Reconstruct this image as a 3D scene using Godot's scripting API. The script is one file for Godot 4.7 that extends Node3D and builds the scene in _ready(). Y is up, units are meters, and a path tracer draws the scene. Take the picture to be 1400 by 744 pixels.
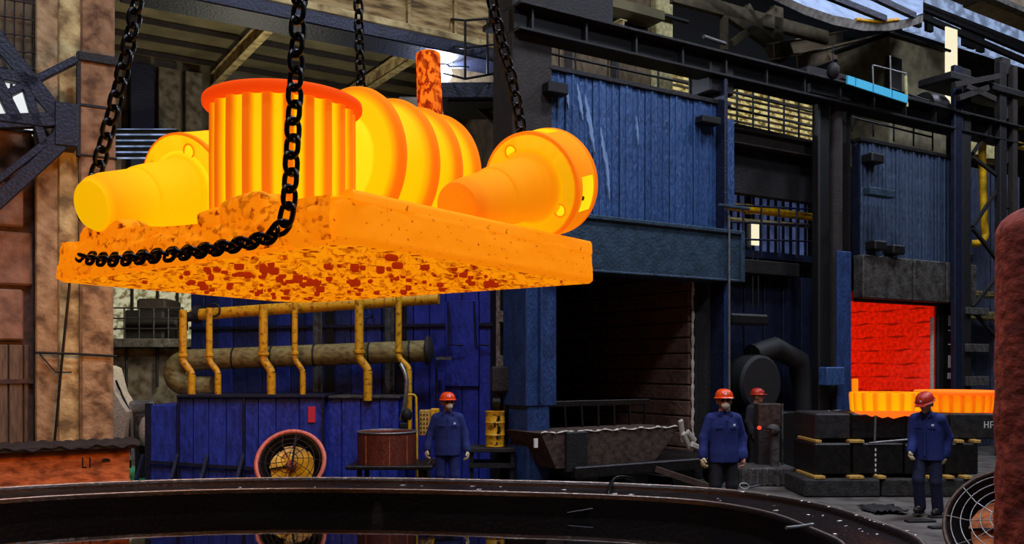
extends Node3D

# ---------------------------------------------------------------- mesh builder
class MB:
	var v := PackedVector3Array()
	var n := PackedVector3Array()
	var ix := PackedInt32Array()
	var uv := PackedVector2Array()      # x: how hot a point of a glowing piece is
	var warm := false
	func tri(a: Vector3, b: Vector3, c: Vector3) -> void:      # counter-clockwise seen from outside
		var m := (b - a).cross(c - a).normalized()
		var k := v.size()
		v.append_array([a, b, c]); n.append_array([m, m, m])
		ix.append_array([k, k + 2, k + 1])
	func quad(a: Vector3, b: Vector3, c: Vector3, d: Vector3) -> void:
		var m := (c - a).cross(d - b).normalized()
		var k := v.size()
		v.append_array([a, b, c, d]); n.append_array([m, m, m, m])
		ix.append_array([k, k + 2, k + 1, k, k + 3, k + 2])
	func box(c: Vector3, s: Vector3, bas := Basis(), bev := 0.0) -> MB:
		var h := s * 0.5
		var e := minf(bev, minf(h.x, minf(h.y, h.z)) * 0.9)
		for ax in 3:
			var u := (ax + 1) % 3
			var w := (ax + 2) % 3
			for sg in [-1.0, 1.0]:
				var p := []
				for q in [[-1, -1], [1, -1], [1, 1], [-1, 1]]:
					var t := Vector3()
					t[ax] = h[ax] * sg
					t[u] = (h[u] - e) * q[0] * sg
					t[w] = (h[w] - e) * q[1]
					p.append(c + bas * t)
				quad(p[0], p[1], p[2], p[3])
		if e > 0.0:
			for ax in 3:
				var u := (ax + 1) % 3
				var w := (ax + 2) % 3
				for su in [-1.0, 1.0]:
					for sw in [-1.0, 1.0]:
						var p := []
						for q in [[-1, 0], [1, 0], [1, 1], [-1, 1]]:
							var t := Vector3()
							t[ax] = (h[ax] - e) * q[0]
							t[u] = su * (h[u] - (e if q[1] == 1 else 0.0))
							t[w] = sw * (h[w] - (0.0 if q[1] == 1 else e))
							p.append(c + bas * t)
						if su * sw > 0: quad(p[3], p[2], p[1], p[0])
						else: quad(p[0], p[1], p[2], p[3])
			for sx in [-1.0, 1.0]:
				for sy in [-1.0, 1.0]:
					for sz in [-1.0, 1.0]:
						var a := c + bas * Vector3(sx * h.x, sy * (h.y - e), sz * (h.z - e))
						var b := c + bas * Vector3(sx * (h.x - e), sy * h.y, sz * (h.z - e))
						var d := c + bas * Vector3(sx * (h.x - e), sy * (h.y - e), sz * h.z)
						if sx * sy * sz > 0: tri(a, b, d)
						else: tri(a, d, b)
		return self
	func span(a: Vector3, b: Vector3, bev := 0.0) -> MB:          # box between two corners
		return box((a + b) * 0.5, (b - a).abs(), Basis(), bev)
	func beam(a: Vector3, b: Vector3, w: float, h: float, bev := 0.0) -> MB:
		var z := (b - a).normalized()
		var up := Vector3.UP if absf(z.y) < 0.95 else Vector3.RIGHT
		var x := up.cross(z).normalized()
		return box((a + b) * 0.5, Vector3(w, h, a.distance_to(b)), Basis(x, z.cross(x), z), bev)
	func ibeam(a: Vector3, b: Vector3, w: float, h: float, t: float) -> MB:
		var z := (b - a).normalized()
		var up := Vector3.UP if absf(z.y) < 0.95 else Vector3.RIGHT
		var x := up.cross(z).normalized()
		var y := z.cross(x)
		var bs := Basis(x, y, z)
		var m := (a + b) * 0.5
		var l := a.distance_to(b)
		box(m + y * (h - t) * 0.5, Vector3(w, t, l), bs, t * 0.2)
		box(m - y * (h - t) * 0.5, Vector3(w, t, l), bs, t * 0.2)
		return box(m, Vector3(t, h - 2 * t, l), bs)
	func grid(nu: int, nv: int, f: Callable, loop_u := false, flip := false, loop_v := false) -> MB:      # f(i, j) -> Vector3, smooth
		var k := v.size()
		var p := PackedVector3Array()
		for j in nv:
			for i in nu:
				p.append(f.call(i, j))
		for j in nv:
			for i in nu:
				var i0 := (i - 1 + nu) % nu if loop_u else maxi(i - 1, 0)
				var i1 := (i + 1) % nu if loop_u else mini(i + 1, nu - 1)
				var j0 := (j - 1 + nv) % nv if loop_v else maxi(j - 1, 0)
				var j1 := (j + 1) % nv if loop_v else mini(j + 1, nv - 1)
				var du := p[j * nu + i1] - p[j * nu + i0]
				var dv := p[j1 * nu + i] - p[j0 * nu + i]
				if du.length_squared() < 1e-12:
					var jj := j + 1 if j == 0 else j - 1
					du = p[jj * nu + i1] - p[jj * nu + i0]
				var m := du.cross(dv).normalized()
				n.append(-m if flip else m)
		v.append_array(p)
		for j in nv - (0 if loop_v else 1):
			for i in nu - (0 if loop_u else 1):
				var i1 := (i + 1) % nu
				var j1 := (j + 1) % nv
				var a := k + j * nu + i
				var b := k + j * nu + i1
				var c := k + j1 * nu + i1
				var d := k + j1 * nu + i
				if flip: ix.append_array([a, b, c, a, c, d])
				else: ix.append_array([a, c, b, a, d, c])
		return self
	func tube(pts: Array, r: float, seg := 8, closed := false) -> MB:
		var cnt := pts.size()
		var fr := []
		var x := Vector3()
		for i in cnt:
			var a: Vector3 = pts[(i - 1 + cnt) % cnt] if closed or i > 0 else pts[0]
			var b: Vector3 = pts[(i + 1) % cnt] if closed or i < cnt - 1 else pts[cnt - 1]
			var z := (b - a).normalized()
			if i == 0:
				var up := Vector3.UP if absf(z.y) < 0.9 else Vector3.RIGHT
				x = up.cross(z).normalized()
			else:
				x = (x - z * x.dot(z)).normalized()
			fr.append([x, z.cross(x)])
		var g := func(i: int, j: int) -> Vector3:
			var t := TAU * i / seg
			return pts[j] + (fr[j][0] * cos(t) + fr[j][1] * sin(t)) * r
		grid(seg, cnt, g, true, false, closed)
		if not closed:
			for e in [0, cnt - 1]:
				for i in range(1, seg - 1):
					var a: Vector3 = g.call(0, e)
					var b: Vector3 = g.call(i, e)
					var c: Vector3 = g.call(i + 1, e)
					if e == 0: tri(a, c, b)
					else: tri(a, b, c)
		return self
	func lathe(prof: Array, seg: int, xf := Transform3D(), crease := 35.0, rad = null, heat = null) -> MB:   # prof: [Vector2(r, h)] from bottom to top, outside
		var c := cos(deg_to_rad(crease))
		var nm := []
		for i in prof.size() - 1:
			var d: Vector2 = (prof[i + 1] - prof[i]).normalized()
			nm.append(Vector2(d.y, -d.x))
		warm = warm or heat != null
		for i in prof.size() - 1:
			var na: Vector2 = nm[i]
			var nb: Vector2 = nm[i]
			if i > 0 and nm[i - 1].dot(nm[i]) > c: na = (nm[i - 1] + nm[i]).normalized()
			if i < nm.size() - 1 and nm[i + 1].dot(nm[i]) > c: nb = (nm[i + 1] + nm[i]).normalized()
			var k := v.size()
			for s in seg + 1:
				var t := TAU * s / seg
				var cs := Vector3(cos(t), 0, sin(t))
				var fa := 1.0
				var sl := 0.0
				if rad != null:
					fa = rad.call(t)
					sl = (rad.call(t + 0.004) - rad.call(t - 0.004)) / 0.008 / fa
				for q in [[prof[i], na], [prof[i + 1], nb]]:
					v.append(xf * (cs * q[0].x * fa + Vector3(0, q[0].y, 0)))
					n.append((xf.basis * (cs * q[1].x + Vector3(sin(t), 0, -cos(t)) * sl * q[1].x + Vector3(0, q[1].y, 0))).normalized())
					if heat != null: uv.append(Vector2(clampf(heat.call(q[0], t), 0.01, 0.99), 0.5))
			for s in seg:
				var a := k + s * 2
				ix.append_array([a, a + 2, a + 3, a, a + 3, a + 1])
		return self
	func prism(poly: PackedVector2Array, h0: float, h1: float, xf := Transform3D()) -> MB:     # poly in x, y; extruded along z
		var p := poly
		if Geometry2D.is_polygon_clockwise(p):
			p.reverse()
		var t := Geometry2D.triangulate_polygon(p)
		for i in range(0, t.size(), 3):
			var a := p[t[i]]
			var b := p[t[i + 1]]
			var c := p[t[i + 2]]
			if (b - a).cross(c - a) < 0:
				var q := b
				b = c
				c = q
			tri(xf * Vector3(a.x, a.y, h1), xf * Vector3(b.x, b.y, h1), xf * Vector3(c.x, c.y, h1))
			tri(xf * Vector3(a.x, a.y, h0), xf * Vector3(c.x, c.y, h0), xf * Vector3(b.x, b.y, h0))
		for i in p.size():
			var a := p[i]
			var b := p[(i + 1) % p.size()]
			quad(xf * Vector3(a.x, a.y, h0), xf * Vector3(b.x, b.y, h0), xf * Vector3(b.x, b.y, h1), xf * Vector3(a.x, a.y, h1))
		return self
	func ball(c: Vector3, r: Vector3, seg := 12) -> MB:
		var hs := seg / 2 + 1
		return grid(seg, hs, func(i: int, j: int) -> Vector3:
			var t := TAU * i / seg
			var f := -PI / 2 + PI * j / (hs - 1)
			return c + Vector3(cos(t) * cos(f), sin(f), -sin(t) * cos(f)) * r, true)
	func mesh() -> ArrayMesh:
		var a := []
		a.resize(Mesh.ARRAY_MAX)
		a[Mesh.ARRAY_VERTEX] = v
		a[Mesh.ARRAY_NORMAL] = n
		a[Mesh.ARRAY_INDEX] = ix
		if warm: a[Mesh.ARRAY_TEX_UV] = uv
		var m := ArrayMesh.new()
		m.add_surface_from_arrays(Mesh.PRIMITIVE_TRIANGLES, a)
		return m

# ---------------------------------------------------------------- places
const F := 1250.0        # focal length in pixels of the 1400 x 744 frame
const HZ := 500.0        # the horizon's row
const EYE := 2.1
const TH := 0.5586       # the hall runs 32 degrees off the picture plane
var U := Vector3(cos(TH), 0, -sin(TH))
var V := Vector3(sin(TH), 0, cos(TH))
const O := Vector3(0.48, 0, -15.0)

func P(px: float, py: float, z: float) -> Vector3:
	return Vector3((px - 700.0) * z / F, EYE + (HZ - py) * z / F, -z)

func hz(px: float, d: float) -> float:      # depth at which the ray through column px meets the hall plane d
	var k := (px - 700.0) / F
	return (15.0 * V.z - 0.48 * V.x - d) / (V.z - V.x * k)

func HP(px: float, py: float, d: float) -> Vector3:      # hall coordinates (along, up, out) of a pixel on the hall plane d
	var w := P(px, py, hz(px, d)) - O
	return Vector3(w.dot(U), w.y, d)

func hall(p: Vector3) -> Vector3:
	return O + U * p.x + Vector3(0, p.y, 0) + V * p.z

# ---------------------------------------------------------------- names and labels
var used := {}
func numbered(s: String) -> String:
	var k: int = used.get(s, 0)
	used[s] = k + 1
	return s if k == 0 else "%s_%03d" % [s, k]

func tag(o: Node3D, label: String, category: String, group := "", kind := "") -> Node3D:
	if label: o.set_meta("label", label)
	if category: o.set_meta("category", category)
	if group: o.set_meta("group", group)
	if kind: o.set_meta("kind", kind)
	return o

func thing(called: String, label: String, category: String, at := Vector3.ZERO, turn := 0.0, group := "") -> Node3D:
	var o := Node3D.new()
	o.name = numbered(called)
	add_child(o, true)
	o.position = at
	o.rotation.y = turn
	tag(o, label, category, group)
	return o

func part(called: String, m, mat: Material, parent: Node3D, at := Vector3.ZERO) -> MeshInstance3D:
	var o := MeshInstance3D.new()
	o.mesh = m.mesh() if m is MB else m
	o.material_override = mat
	o.cast_shadow = GeometryInstance3D.SHADOW_CASTING_SETTING_ON
	if parent == self:
		o.name = numbered(called)
	else:
		var k := 0
		var nm := called
		while parent.has_node(NodePath(nm)):
			k += 1
			nm = "%s_%03d" % [called, k]
		o.name = nm
	parent.add_child(o, true)
	o.position = at
	return o

func struct(called: String, m, mat: Material, at := Vector3.ZERO, turn := 0.0) -> MeshInstance3D:
	var o := part(called, m, mat, self, at)
	o.rotation.y = turn
	o.set_meta("kind", "structure")
	return o

# ---------------------------------------------------------------- materials
var rng := RandomNumberGenerator.new()
var texs := {}
func ntex(key: String, freq: float, kind: int, stops: Array, oct := 4, normal := false, px := 512) -> NoiseTexture2D:
	if texs.has(key): return texs[key]
	var f := FastNoiseLite.new()
	f.seed = hash(key.get_slice("#", 0)) % 1000
	f.noise_type = kind as FastNoiseLite.NoiseType
	f.frequency = freq
	f.fractal_octaves = oct
	if kind == FastNoiseLite.TYPE_CELLULAR:
		f.cellular_return_type = FastNoiseLite.RETURN_CELL_VALUE
	var t := NoiseTexture2D.new()
	t.width = px
	t.height = px
	t.seamless = true
	t.noise = f
	if normal:
		t.as_normal_map = true
		t.bump_strength = 6.0
	else:
		var g := Gradient.new()
		g.offsets = PackedFloat32Array(stops.map(func(s): return s[0]))
		g.colors = PackedColorArray(stops.map(func(s): return s[1]))
		t.color_ramp = g
	texs[key] = t
	return t

func C(r: float, g: float, b: float) -> Color:
	return Color(r / 255.0, g / 255.0, b / 255.0)

func gray(x: float) -> Color:
	return Color(x, x, x)

func mt(col: Color, rough: float, metal := 0.0, tex: Texture2D = null, scale := Vector3.ONE, bump: Texture2D = null, bs := 0.5) -> StandardMaterial3D:
	var m := StandardMaterial3D.new()
	m.albedo_color = col
	m.roughness = rough
	m.metallic = metal
	if tex or bump:
		m.uv1_triplanar = true
		m.uv1_scale = scale
		m.albedo_texture = tex
	if bump:
		m.normal_enabled = true
		m.normal_texture = bump
		m.normal_scale = bs
	return m

func hot(e: Vector3, albedo: Color, tex: Texture2D = null, atex: Texture2D = null, scale := Vector3.ONE, bump: Texture2D = null) -> StandardMaterial3D:
	var m := mt(albedo, 0.75, 0.0, atex, scale, bump, 0.5)
	var top := maxf(e.x, maxf(e.y, e.z))
	m.emission_enabled = true
	m.metallic_specular = 0.12
	m.emission = Color(e.x / top, e.y / top, e.z / top).linear_to_srgb()
	m.emission_energy_multiplier = top
	if tex:
		m.uv1_triplanar = true
		m.uv1_scale = scale
		m.emission_operator = BaseMaterial3D.EMISSION_OP_MULTIPLY
		m.emission_texture = tex
	return m

var M := {}
func materials() -> void:
	var mottle := ntex("mottle", 0.012, FastNoiseLite.TYPE_SIMPLEX_SMOOTH, [[0.2, gray(0.78)], [0.5, gray(0.9)], [0.8, gray(1.0)]], 6)
	var streak := ntex("streak", 0.02, FastNoiseLite.TYPE_SIMPLEX_SMOOTH, [[0.15, gray(0.72)], [0.45, gray(0.86)], [0.7, gray(0.96)], [0.9, Color(1, 1, 1)]], 5)
	var dirt := ntex("dirt", 0.015, FastNoiseLite.TYPE_SIMPLEX_SMOOTH, [[0.15, Color(0.58, 0.53, 0.49)], [0.45, Color(0.86, 0.83, 0.8)], [0.75, Color(1, 1, 1)]], 7)
	var worn := ntex("worn", 0.02, FastNoiseLite.TYPE_SIMPLEX_SMOOTH, [[0.18, Color(0.5, 0.38, 0.3)], [0.3, Color(0.85, 0.8, 0.72)], [0.42, Color(1, 1, 1)], [1.0, Color(1, 1, 1)]], 6)
	var fine := ntex("fine", 0.05, FastNoiseLite.TYPE_SIMPLEX_SMOOTH, [], 4, true, 512)
	var rough := ntex("rough", 0.02, FastNoiseLite.TYPE_SIMPLEX_SMOOTH, [], 6, true, 512)
	M.mottle = mottle
	M.concrete = mt(C(172, 146, 108), 0.9, 0, dirt, Vector3.ONE * 0.35, fine, 0.4)
	M.concrete_light = mt(C(200, 182, 128), 0.9, 0, dirt, Vector3.ONE * 0.3, fine, 0.4)
	M.concrete_brown = mt(C(150, 116, 84), 0.92, 0, dirt, Vector3.ONE * 0.4, rough, 0.5)
	M.masonry = mt(C(152, 116, 94), 0.95, 0, mottle, Vector3.ONE * 0.5, rough, 0.7)
	M.mortar = mt(C(92, 70, 62), 0.95, 0, mottle, Vector3.ONE)
	M.cladding = mt(C(120, 100, 80), 0.75, 0.1, streak, Vector3(2, 0.25, 2))
	M.floor = mt(C(94, 90, 84), 0.75, 0, dirt, Vector3.ONE * 0.22, rough, 0.35)
	M.wall = mt(C(96, 94, 84), 0.95, 0, dirt, Vector3.ONE * 0.12)
	M.roof = mt(C(124, 114, 82), 0.9, 0, mottle, Vector3.ONE * 0.15)
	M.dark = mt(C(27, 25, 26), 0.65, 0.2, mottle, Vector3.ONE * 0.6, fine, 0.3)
	M.darkblue = mt(C(22, 29, 54), 0.5, 0.2, mottle, Vector3.ONE * 0.6, fine, 0.3)
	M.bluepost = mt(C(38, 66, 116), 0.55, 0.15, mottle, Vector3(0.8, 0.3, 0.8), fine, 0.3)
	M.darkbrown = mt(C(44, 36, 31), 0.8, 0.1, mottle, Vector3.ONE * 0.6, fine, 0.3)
	for k in 4:
		M["door%d" % k] = mt(C(40 + k * 4, 74 + k * 4, 122 + k * 5), 0.55, 0.15, ntex("doortex#%d" % k, 0.02, FastNoiseLite.TYPE_SIMPLEX_SMOOTH, [[0.1 + k * 0.03, Color(0.76, 0.78, 0.82)], [0.4, Color(0.9, 0.91, 0.92)], [0.66, Color(0.98, 0.98, 0.98)], [0.72, Color(1, 1, 1)], [0.86, Color(1.0, 1.0, 1.0)]], 6), Vector3(1.1, 0.22, 1.1), fine, 0.35)
	for k in 4: M["dull%d" % k] = mt(C(58 + k * 3, 74 + k * 3, 98 + k * 3), 0.55, 0.15, texs["doortex#%d" % k], Vector3(1.1, 0.22, 1.1), fine, 0.35)
	M.truss = mt(C(92, 82, 60), 0.9, 0.1, mottle, Vector3.ONE * 0.6)
	M.ladder = mt(C(136, 128, 122), 0.6, 0.2, dirt, Vector3.ONE * 1.2)
	M.olive = mt(C(122, 114, 86), 0.9, 0, mottle, Vector3.ONE * 0.5)
	M.chalk = mt(C(112, 140, 180), 0.8, 0)
	M.lintel = mt(C(52, 74, 92), 0.5, 0.3, mottle, Vector3.ONE * 0.5, fine, 0.3)
	M.lintel_grey = mt(C(84, 82, 78), 0.6, 0.3, dirt, Vector3.ONE * 0.4, fine, 0.3)
	for k in 3:
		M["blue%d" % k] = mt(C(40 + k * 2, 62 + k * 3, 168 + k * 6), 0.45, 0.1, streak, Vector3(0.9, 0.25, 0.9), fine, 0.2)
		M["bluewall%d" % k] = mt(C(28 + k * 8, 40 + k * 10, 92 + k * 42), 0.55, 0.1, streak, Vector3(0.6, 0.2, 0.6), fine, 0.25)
	M.yellow = mt(C(224, 164, 20), 0.5, 0.0, worn, Vector3.ONE * 0.8)
	M.yellow_bright = mt(C(246, 190, 10), 0.45, 0.0, mottle, Vector3.ONE * 0.8)
	M.pipe = mt(C(150, 138, 84), 0.55, 0.1, dirt, Vector3(0.7, 1.4, 1.4), fine, 0.3)
	M.cream = mt(C(214, 202, 140), 0.7, 0.0, mottle, Vector3.ONE)
	M.beige = mt(C(120, 102, 76), 0.9, 0.0, streak, Vector3(0.5, 0.2, 0.5))
	M.girder = mt(C(170, 146, 98), 0.85, 0.1, ntex("girdertex", 0.02, FastNoiseLite.TYPE_SIMPLEX_SMOOTH, [[0.2, Color(0.45, 0.4, 0.34)], [0.45, Color(0.8, 0.76, 0.68)], [0.7, Color(1, 1, 1)]], 5), Vector3(0.1, 0.5, 0.1), fine, 0.4)
	M.rust = mt(C(200, 118, 62), 0.75, 0.25, dirt, Vector3(0.4, 0.8, 0.8), fine, 0.4)
	M.rust_red = mt(C(118, 52, 34), 0.55, 0.3, mottle, Vector3(1.5, 0.4, 1.5), fine, 0.3)
	M.rust_rough = mt(C(150, 62, 44), 0.9, 0.05, ntex("ingot", 0.02, FastNoiseLite.TYPE_SIMPLEX_SMOOTH, [[0.2, Color(0.6, 0.55, 0.55)], [0.5, Color(0.85, 0.8, 0.8)], [0.8, Color(1, 1, 1)]], 6), Vector3.ONE * 1.2, rough, 1.0)
	M.wet = mt(C(15, 13, 13), 0.3, 0.3, mottle, Vector3.ONE * 0.7, ntex("wetn", 0.03, FastNoiseLite.TYPE_SIMPLEX_SMOOTH, [], 5, true, 512), 0.35)
	M.wet_rust = mt(C(28, 19, 16), 0.34, 0.3, mottle, Vector3.ONE * 0.9, ntex("wetn", 0.03, 0, [], 5, true), 0.4)
	M.wet_bright = mt(C(190, 182, 172), 0.32, 0.7, mottle, Vector3.ONE * 2.0, fine, 0.6)
	M.water = mt(C(10, 11, 12), 0.03, 0.0, null, Vector3.ONE * 0.5, ntex("ripple", 0.008, FastNoiseLite.TYPE_SIMPLEX_SMOOTH, [], 2, true, 512), 0.015)
	M.chain = mt(C(26, 22, 21), 0.24, 0.6, mottle, Vector3.ONE * 3.0, fine, 0.25)
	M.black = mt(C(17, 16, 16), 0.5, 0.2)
	M.block = mt(C(31, 28, 26), 0.45, 0.4, dirt, Vector3.ONE * 0.9, fine, 0.35)
	M.slabgrey = mt(C(78, 76, 72), 0.8, 0.1, dirt, Vector3.ONE * 0.6, fine, 0.4)
	M.wood = mt(C(206, 160, 74), 0.8, 0, mottle, Vector3(4, 1, 4))
	M.steel = mt(C(150, 150, 148), 0.4, 0.7, mottle, Vector3.ONE * 2)
	M.fibre = mt(C(200, 190, 172), 0.95, 0, mottle, Vector3.ONE * 3, rough, 0.8)
	M.brickdark = mt(C(104, 74, 58), 0.95, 0, mottle, Vector3.ONE * 0.7, rough, 0.6)
	M.trough = mt(C(74, 56, 46), 0.8, 0.15, dirt, Vector3.ONE * 0.8, rough, 0.5)
	M.pink = mt(C(226, 120, 96), 0.5, 0, mottle, Vector3.ONE * 2)
	M.red_paint = mt(C(214, 40, 62), 0.6, 0)
	M.cyan = mt(C(70, 190, 225), 0.6, 0)
	M.white = mt(C(220, 218, 208), 0.7, 0)
	M.greyhouse = mt(C(112, 106, 90), 0.9, 0, dirt, Vector3.ONE * 0.4)
	M.green = mt(C(60, 150, 110), 0.7, 0)
	# hot steel: each load has its own temperature, and its scale flakes off in dark patches
	var seedk := FastNoiseLite.TYPE_SIMPLEX_SMOOTH
	var o1 := Color(1, 1, 1)
	var dk := Color(0.46, 0.12, 0.1)
	var few := ntex("few#e", 0.03, seedk, [[0.0, o1], [0.84, o1], [0.86, Color(0.75, 0.45, 0.35)], [0.88, dk], [1.0, Color(0.3, 0.06, 0.06)]], 3)
	var fewa := ntex("few#a", 0.03, seedk, [[0.0, gray(1)], [0.84, gray(1)], [0.88, gray(0.3)]], 3)
	var many := ntex("many#e", 0.03, seedk, [[0.0, o1], [0.66, o1], [0.7, Color(0.85, 0.6, 0.45)], [0.73, dk], [0.85, Color(0.3, 0.05, 0.05)]], 5)
	var manya := ntex("many#a", 0.03, seedk, [[0.0, gray(1)], [0.66, gray(1)], [0.73, gray(0.3)]], 5)
	var crust := ntex("crust#e", 0.03, FastNoiseLite.TYPE_SIMPLEX_SMOOTH, [[0.0, o1], [0.57, o1], [0.62, Color(0.86, 0.62, 0.42)], [0.68, Color(0.6, 0.26, 0.12)], [0.8, Color(0.5, 0.16, 0.1)]], 4)
	var crusta := ntex("crust#a", 0.03, FastNoiseLite.TYPE_SIMPLEX_SMOOTH, [[0.0, gray(1)], [0.57, gray(1)], [0.66, gray(0.5)]], 4)
	var sc := Color(0.6, 0.45, 0.05)
	M.hot_slab = hot(Vector3(0.86, 0.205, 0.002), sc, few, fewa, Vector3.ONE * 0.9)
	M.hot_rough = hot(Vector3(0.86, 0.19, 0.002), sc, many, manya, Vector3.ONE * 0.42)
	M.hot_under = hot(Vector3(0.9, 0.27, 0.002), sc, crust, crusta, Vector3(0.5, 0.5, 0.5))
	M.hot_lump = hot(Vector3(0.3, 0.015, 0.001), Color(0.42, 0.2, 0.08), null, null, Vector3.ONE, rough)
	# how the glow goes with the heat, from dull orange to yellow
	var gr := Gradient.new()
	gr.offsets = PackedFloat32Array([0.0, 0.3, 0.55, 0.8, 1.0])
	var gc := PackedColorArray()
	for q in [[0.78, 0.08, 0.002], [0.82, 0.18, 0.002], [0.86, 0.31, 0.001], [0.9, 0.5, 0.001], [0.96, 0.72, 0.01]]: gc.append(Color(q[0], q[1], q[2]).linear_to_srgb())
	gr.colors = gc
	var gt := GradientTexture1D.new()
	gt.width = 256
	gt.gradient = gr
	M.heat = hot(Vector3.ONE, sc)
	M.heat.emission_operator = BaseMaterial3D.EMISSION_OP_MULTIPLY
	M.heat.emission_texture = gt
	M.hot_deep = hot(Vector3(0.95, 0.68, 0.008), sc)
	M.hot_barrel = hot(Vector3(0.86, 0.19, 0.002), sc)
	M.hot_load = hot(Vector3(0.86, 0.36, 0.002), sc)
	M.hot_shaft = hot(Vector3(0.9, 0.5, 0.002), sc)
	M.hot_lid = hot(Vector3(0.8, 0.045, 0.002), Color(0.5, 0.26, 0.05))
	M.hot_bar = hot(Vector3(0.9, 0.13, 0.004), Color(0.55, 0.4, 0.1), ntex("barscale#e", 0.025, seedk, [[0.0, o1], [0.5, o1], [0.54, Color(0.85, 0.5, 0.35)], [0.57, Color(0.66, 0.14, 0.1)], [0.85, Color(0.5, 0.08, 0.06)]], 4), ntex("barscale#a", 0.025, seedk, [[0.0, gray(1)], [0.5, gray(1)], [0.57, gray(0.45)]], 4), Vector3(1.1, 0.6, 1.1))
	M.hot_fibre = hot(Vector3(0.62, 0.009, 0.001), Color(0.6, 0.2, 0.16), ntex("blanket", 0.02, seedk, [[0.2, gray(0.74)], [0.7, gray(1)]], 5), null, Vector3(0.8, 0.8, 0.8), rough)
	M.hot_ring = hot(Vector3(1.0, 0.2, 0.003), sc)
	M.hot_ring_cool = hot(Vector3(1.0, 0.1, 0.004), Color(0.8, 0.5, 0.15))
	M.hot_crack = hot(Vector3(0.2, 0.004, 0.001), Color(0.35, 0.12, 0.1))
	M.hot_red = hot(Vector3(0.75, 0.012, 0.002), Color(0.6, 0.2, 0.15))
	M.redlamp = hot(Vector3(1.2, 0.06, 0.04), Color(0.4, 0.1, 0.1))
	M.lamp = hot(Vector3(2.4, 2.6, 3.0), Color(0.9, 0.9, 0.9))
	M.lamp_hot = hot(Vector3(14, 15, 17), Color(0.9, 0.9, 0.9))
	M.hood = mt(C(196, 196, 190), 0.8, 0, dirt, Vector3.ONE * 0.6)
	M.hood_blue = mt(C(176, 196, 228), 0.7, 0, mottle, Vector3.ONE * 0.4)
	M.sheet = mt(C(76, 84, 110), 0.7, 0.1, streak, Vector3(0.8, 0.25, 0.8))
	M.foundation = mt(C(50, 47, 44), 0.85, 0.0, dirt, Vector3.ONE * 0.6, fine, 0.4)
	M.pitch = mt(C(11, 11, 12), 0.7)
	M.slabdark = mt(C(42, 39, 37), 0.65, 0.2, dirt, Vector3.ONE * 0.8, fine, 0.3)
	M.win_white = hot(Vector3(0.75, 0.78, 0.78), Color(0.6, 0.6, 0.6))
	M.win_blue = hot(Vector3(0.28, 0.38, 0.62), Color(0.5, 0.5, 0.5), ntex("pane", 0.01, seedk, [[0.3, gray(0.7)], [0.7, gray(1)]], 3), null, Vector3.ONE * 0.4)
	M.win_warm = hot(Vector3(0.62, 0.52, 0.21), Color(0.5, 0.5, 0.4), ntex("louv", 0.015, seedk, [[0.25, Color(0.45, 0.4, 0.3)], [0.5, gray(0.9)], [0.7, gray(1)]], 5), null, Vector3(0.5, 0.7, 0.5))
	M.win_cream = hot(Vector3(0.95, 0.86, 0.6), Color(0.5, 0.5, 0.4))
	M.win_haze = hot(Vector3(0.42, 0.4, 0.26), Color(0.5, 0.5, 0.4), ntex("louv", 0.015, seedk, [], 5), null, Vector3.ONE * 0.6)
	M.win_dim = hot(Vector3(0.035, 0.05, 0.12), Color(0.3, 0.35, 0.5), ntex("pane", 0.01, 0, [], 3), null, Vector3.ONE * 0.4)
	# clothes and skin
	M.cloth = mt(C(24, 42, 112), 0.85, 0, mottle, Vector3.ONE * 2.5, fine, 0.5)
	M.cloth_dark = mt(C(24, 30, 62), 0.9, 0, mottle, Vector3.ONE * 2.5, fine, 0.5)
	M.cloth_black = mt(C(30, 31, 38), 0.9, 0, mottle, Vector3.ONE * 2.5, fine, 0.5)
	M.skin = mt(C(176, 120, 92), 0.6)
	M.glove = mt(C(226, 208, 158), 0.9, 0, mottle, Vector3.ONE * 5)
	M.helmet = mt(C(236, 74, 18), 0.28)
	M.helmet_dark = mt(C(190, 46, 24), 0.4)
	M.boot = mt(C(28, 26, 25), 0.6)
	M.mask = mt(C(226, 210, 186), 0.85)
	M.fanrim = mt(C(88, 70, 58), 0.5, 0.3, dirt, Vector3.ONE * 2)
	M.glove_dark = mt(C(60, 56, 50), 0.9)
	M.goggle = mt(C(46, 42, 44), 0.2, 0.1)
	M.badge = mt(C(214, 216, 220), 0.6)

# ---------------------------------------------------------------- helpers that place things
var base_of := {}

func hthing(called: String, label: String, category: String, b: Vector3, group := "") -> Node3D:      # stands in the hall's own axes
	var o := thing(called, label, category, hall(b), TH, group)
	base_of[o] = b
	return o

func wthing(called: String, label: String, category: String, b: Vector3, group := "") -> Node3D:
	var o := thing(called, label, category, b, 0.0, group)
	base_of[o] = b
	return o

func pt(called: String, m, mat: Material, parent: Node3D, label := "") -> MeshInstance3D:
	var o := part(called, m, mat, parent, -base_of[parent] if base_of.has(parent) else Vector3.ZERO)
	if label: o.set_meta("label", label)
	return o

func hrect(px0: float, py0: float, px1: float, py1: float, d: float, thick: float, bev := 0.0) -> MB:   # a box whose front lies on the hall plane d
	var a := HP(px0, py0, d)
	var b := HP(px1, py1, d)
	var y1 := HP(px0, py1, d).y
	return MB.new().span(Vector3(a.x, y1, d - thick), Vector3(b.x, a.y, d), bev)

func wrect(px0: float, py0: float, px1: float, py1: float, z: float, thick: float, bev := 0.0) -> MB:    # a box whose front lies z in front of the lens
	return MB.new().span(P(px0, py0, z), P(px1, py1, z) + Vector3(0, 0, -thick), bev)

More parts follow.
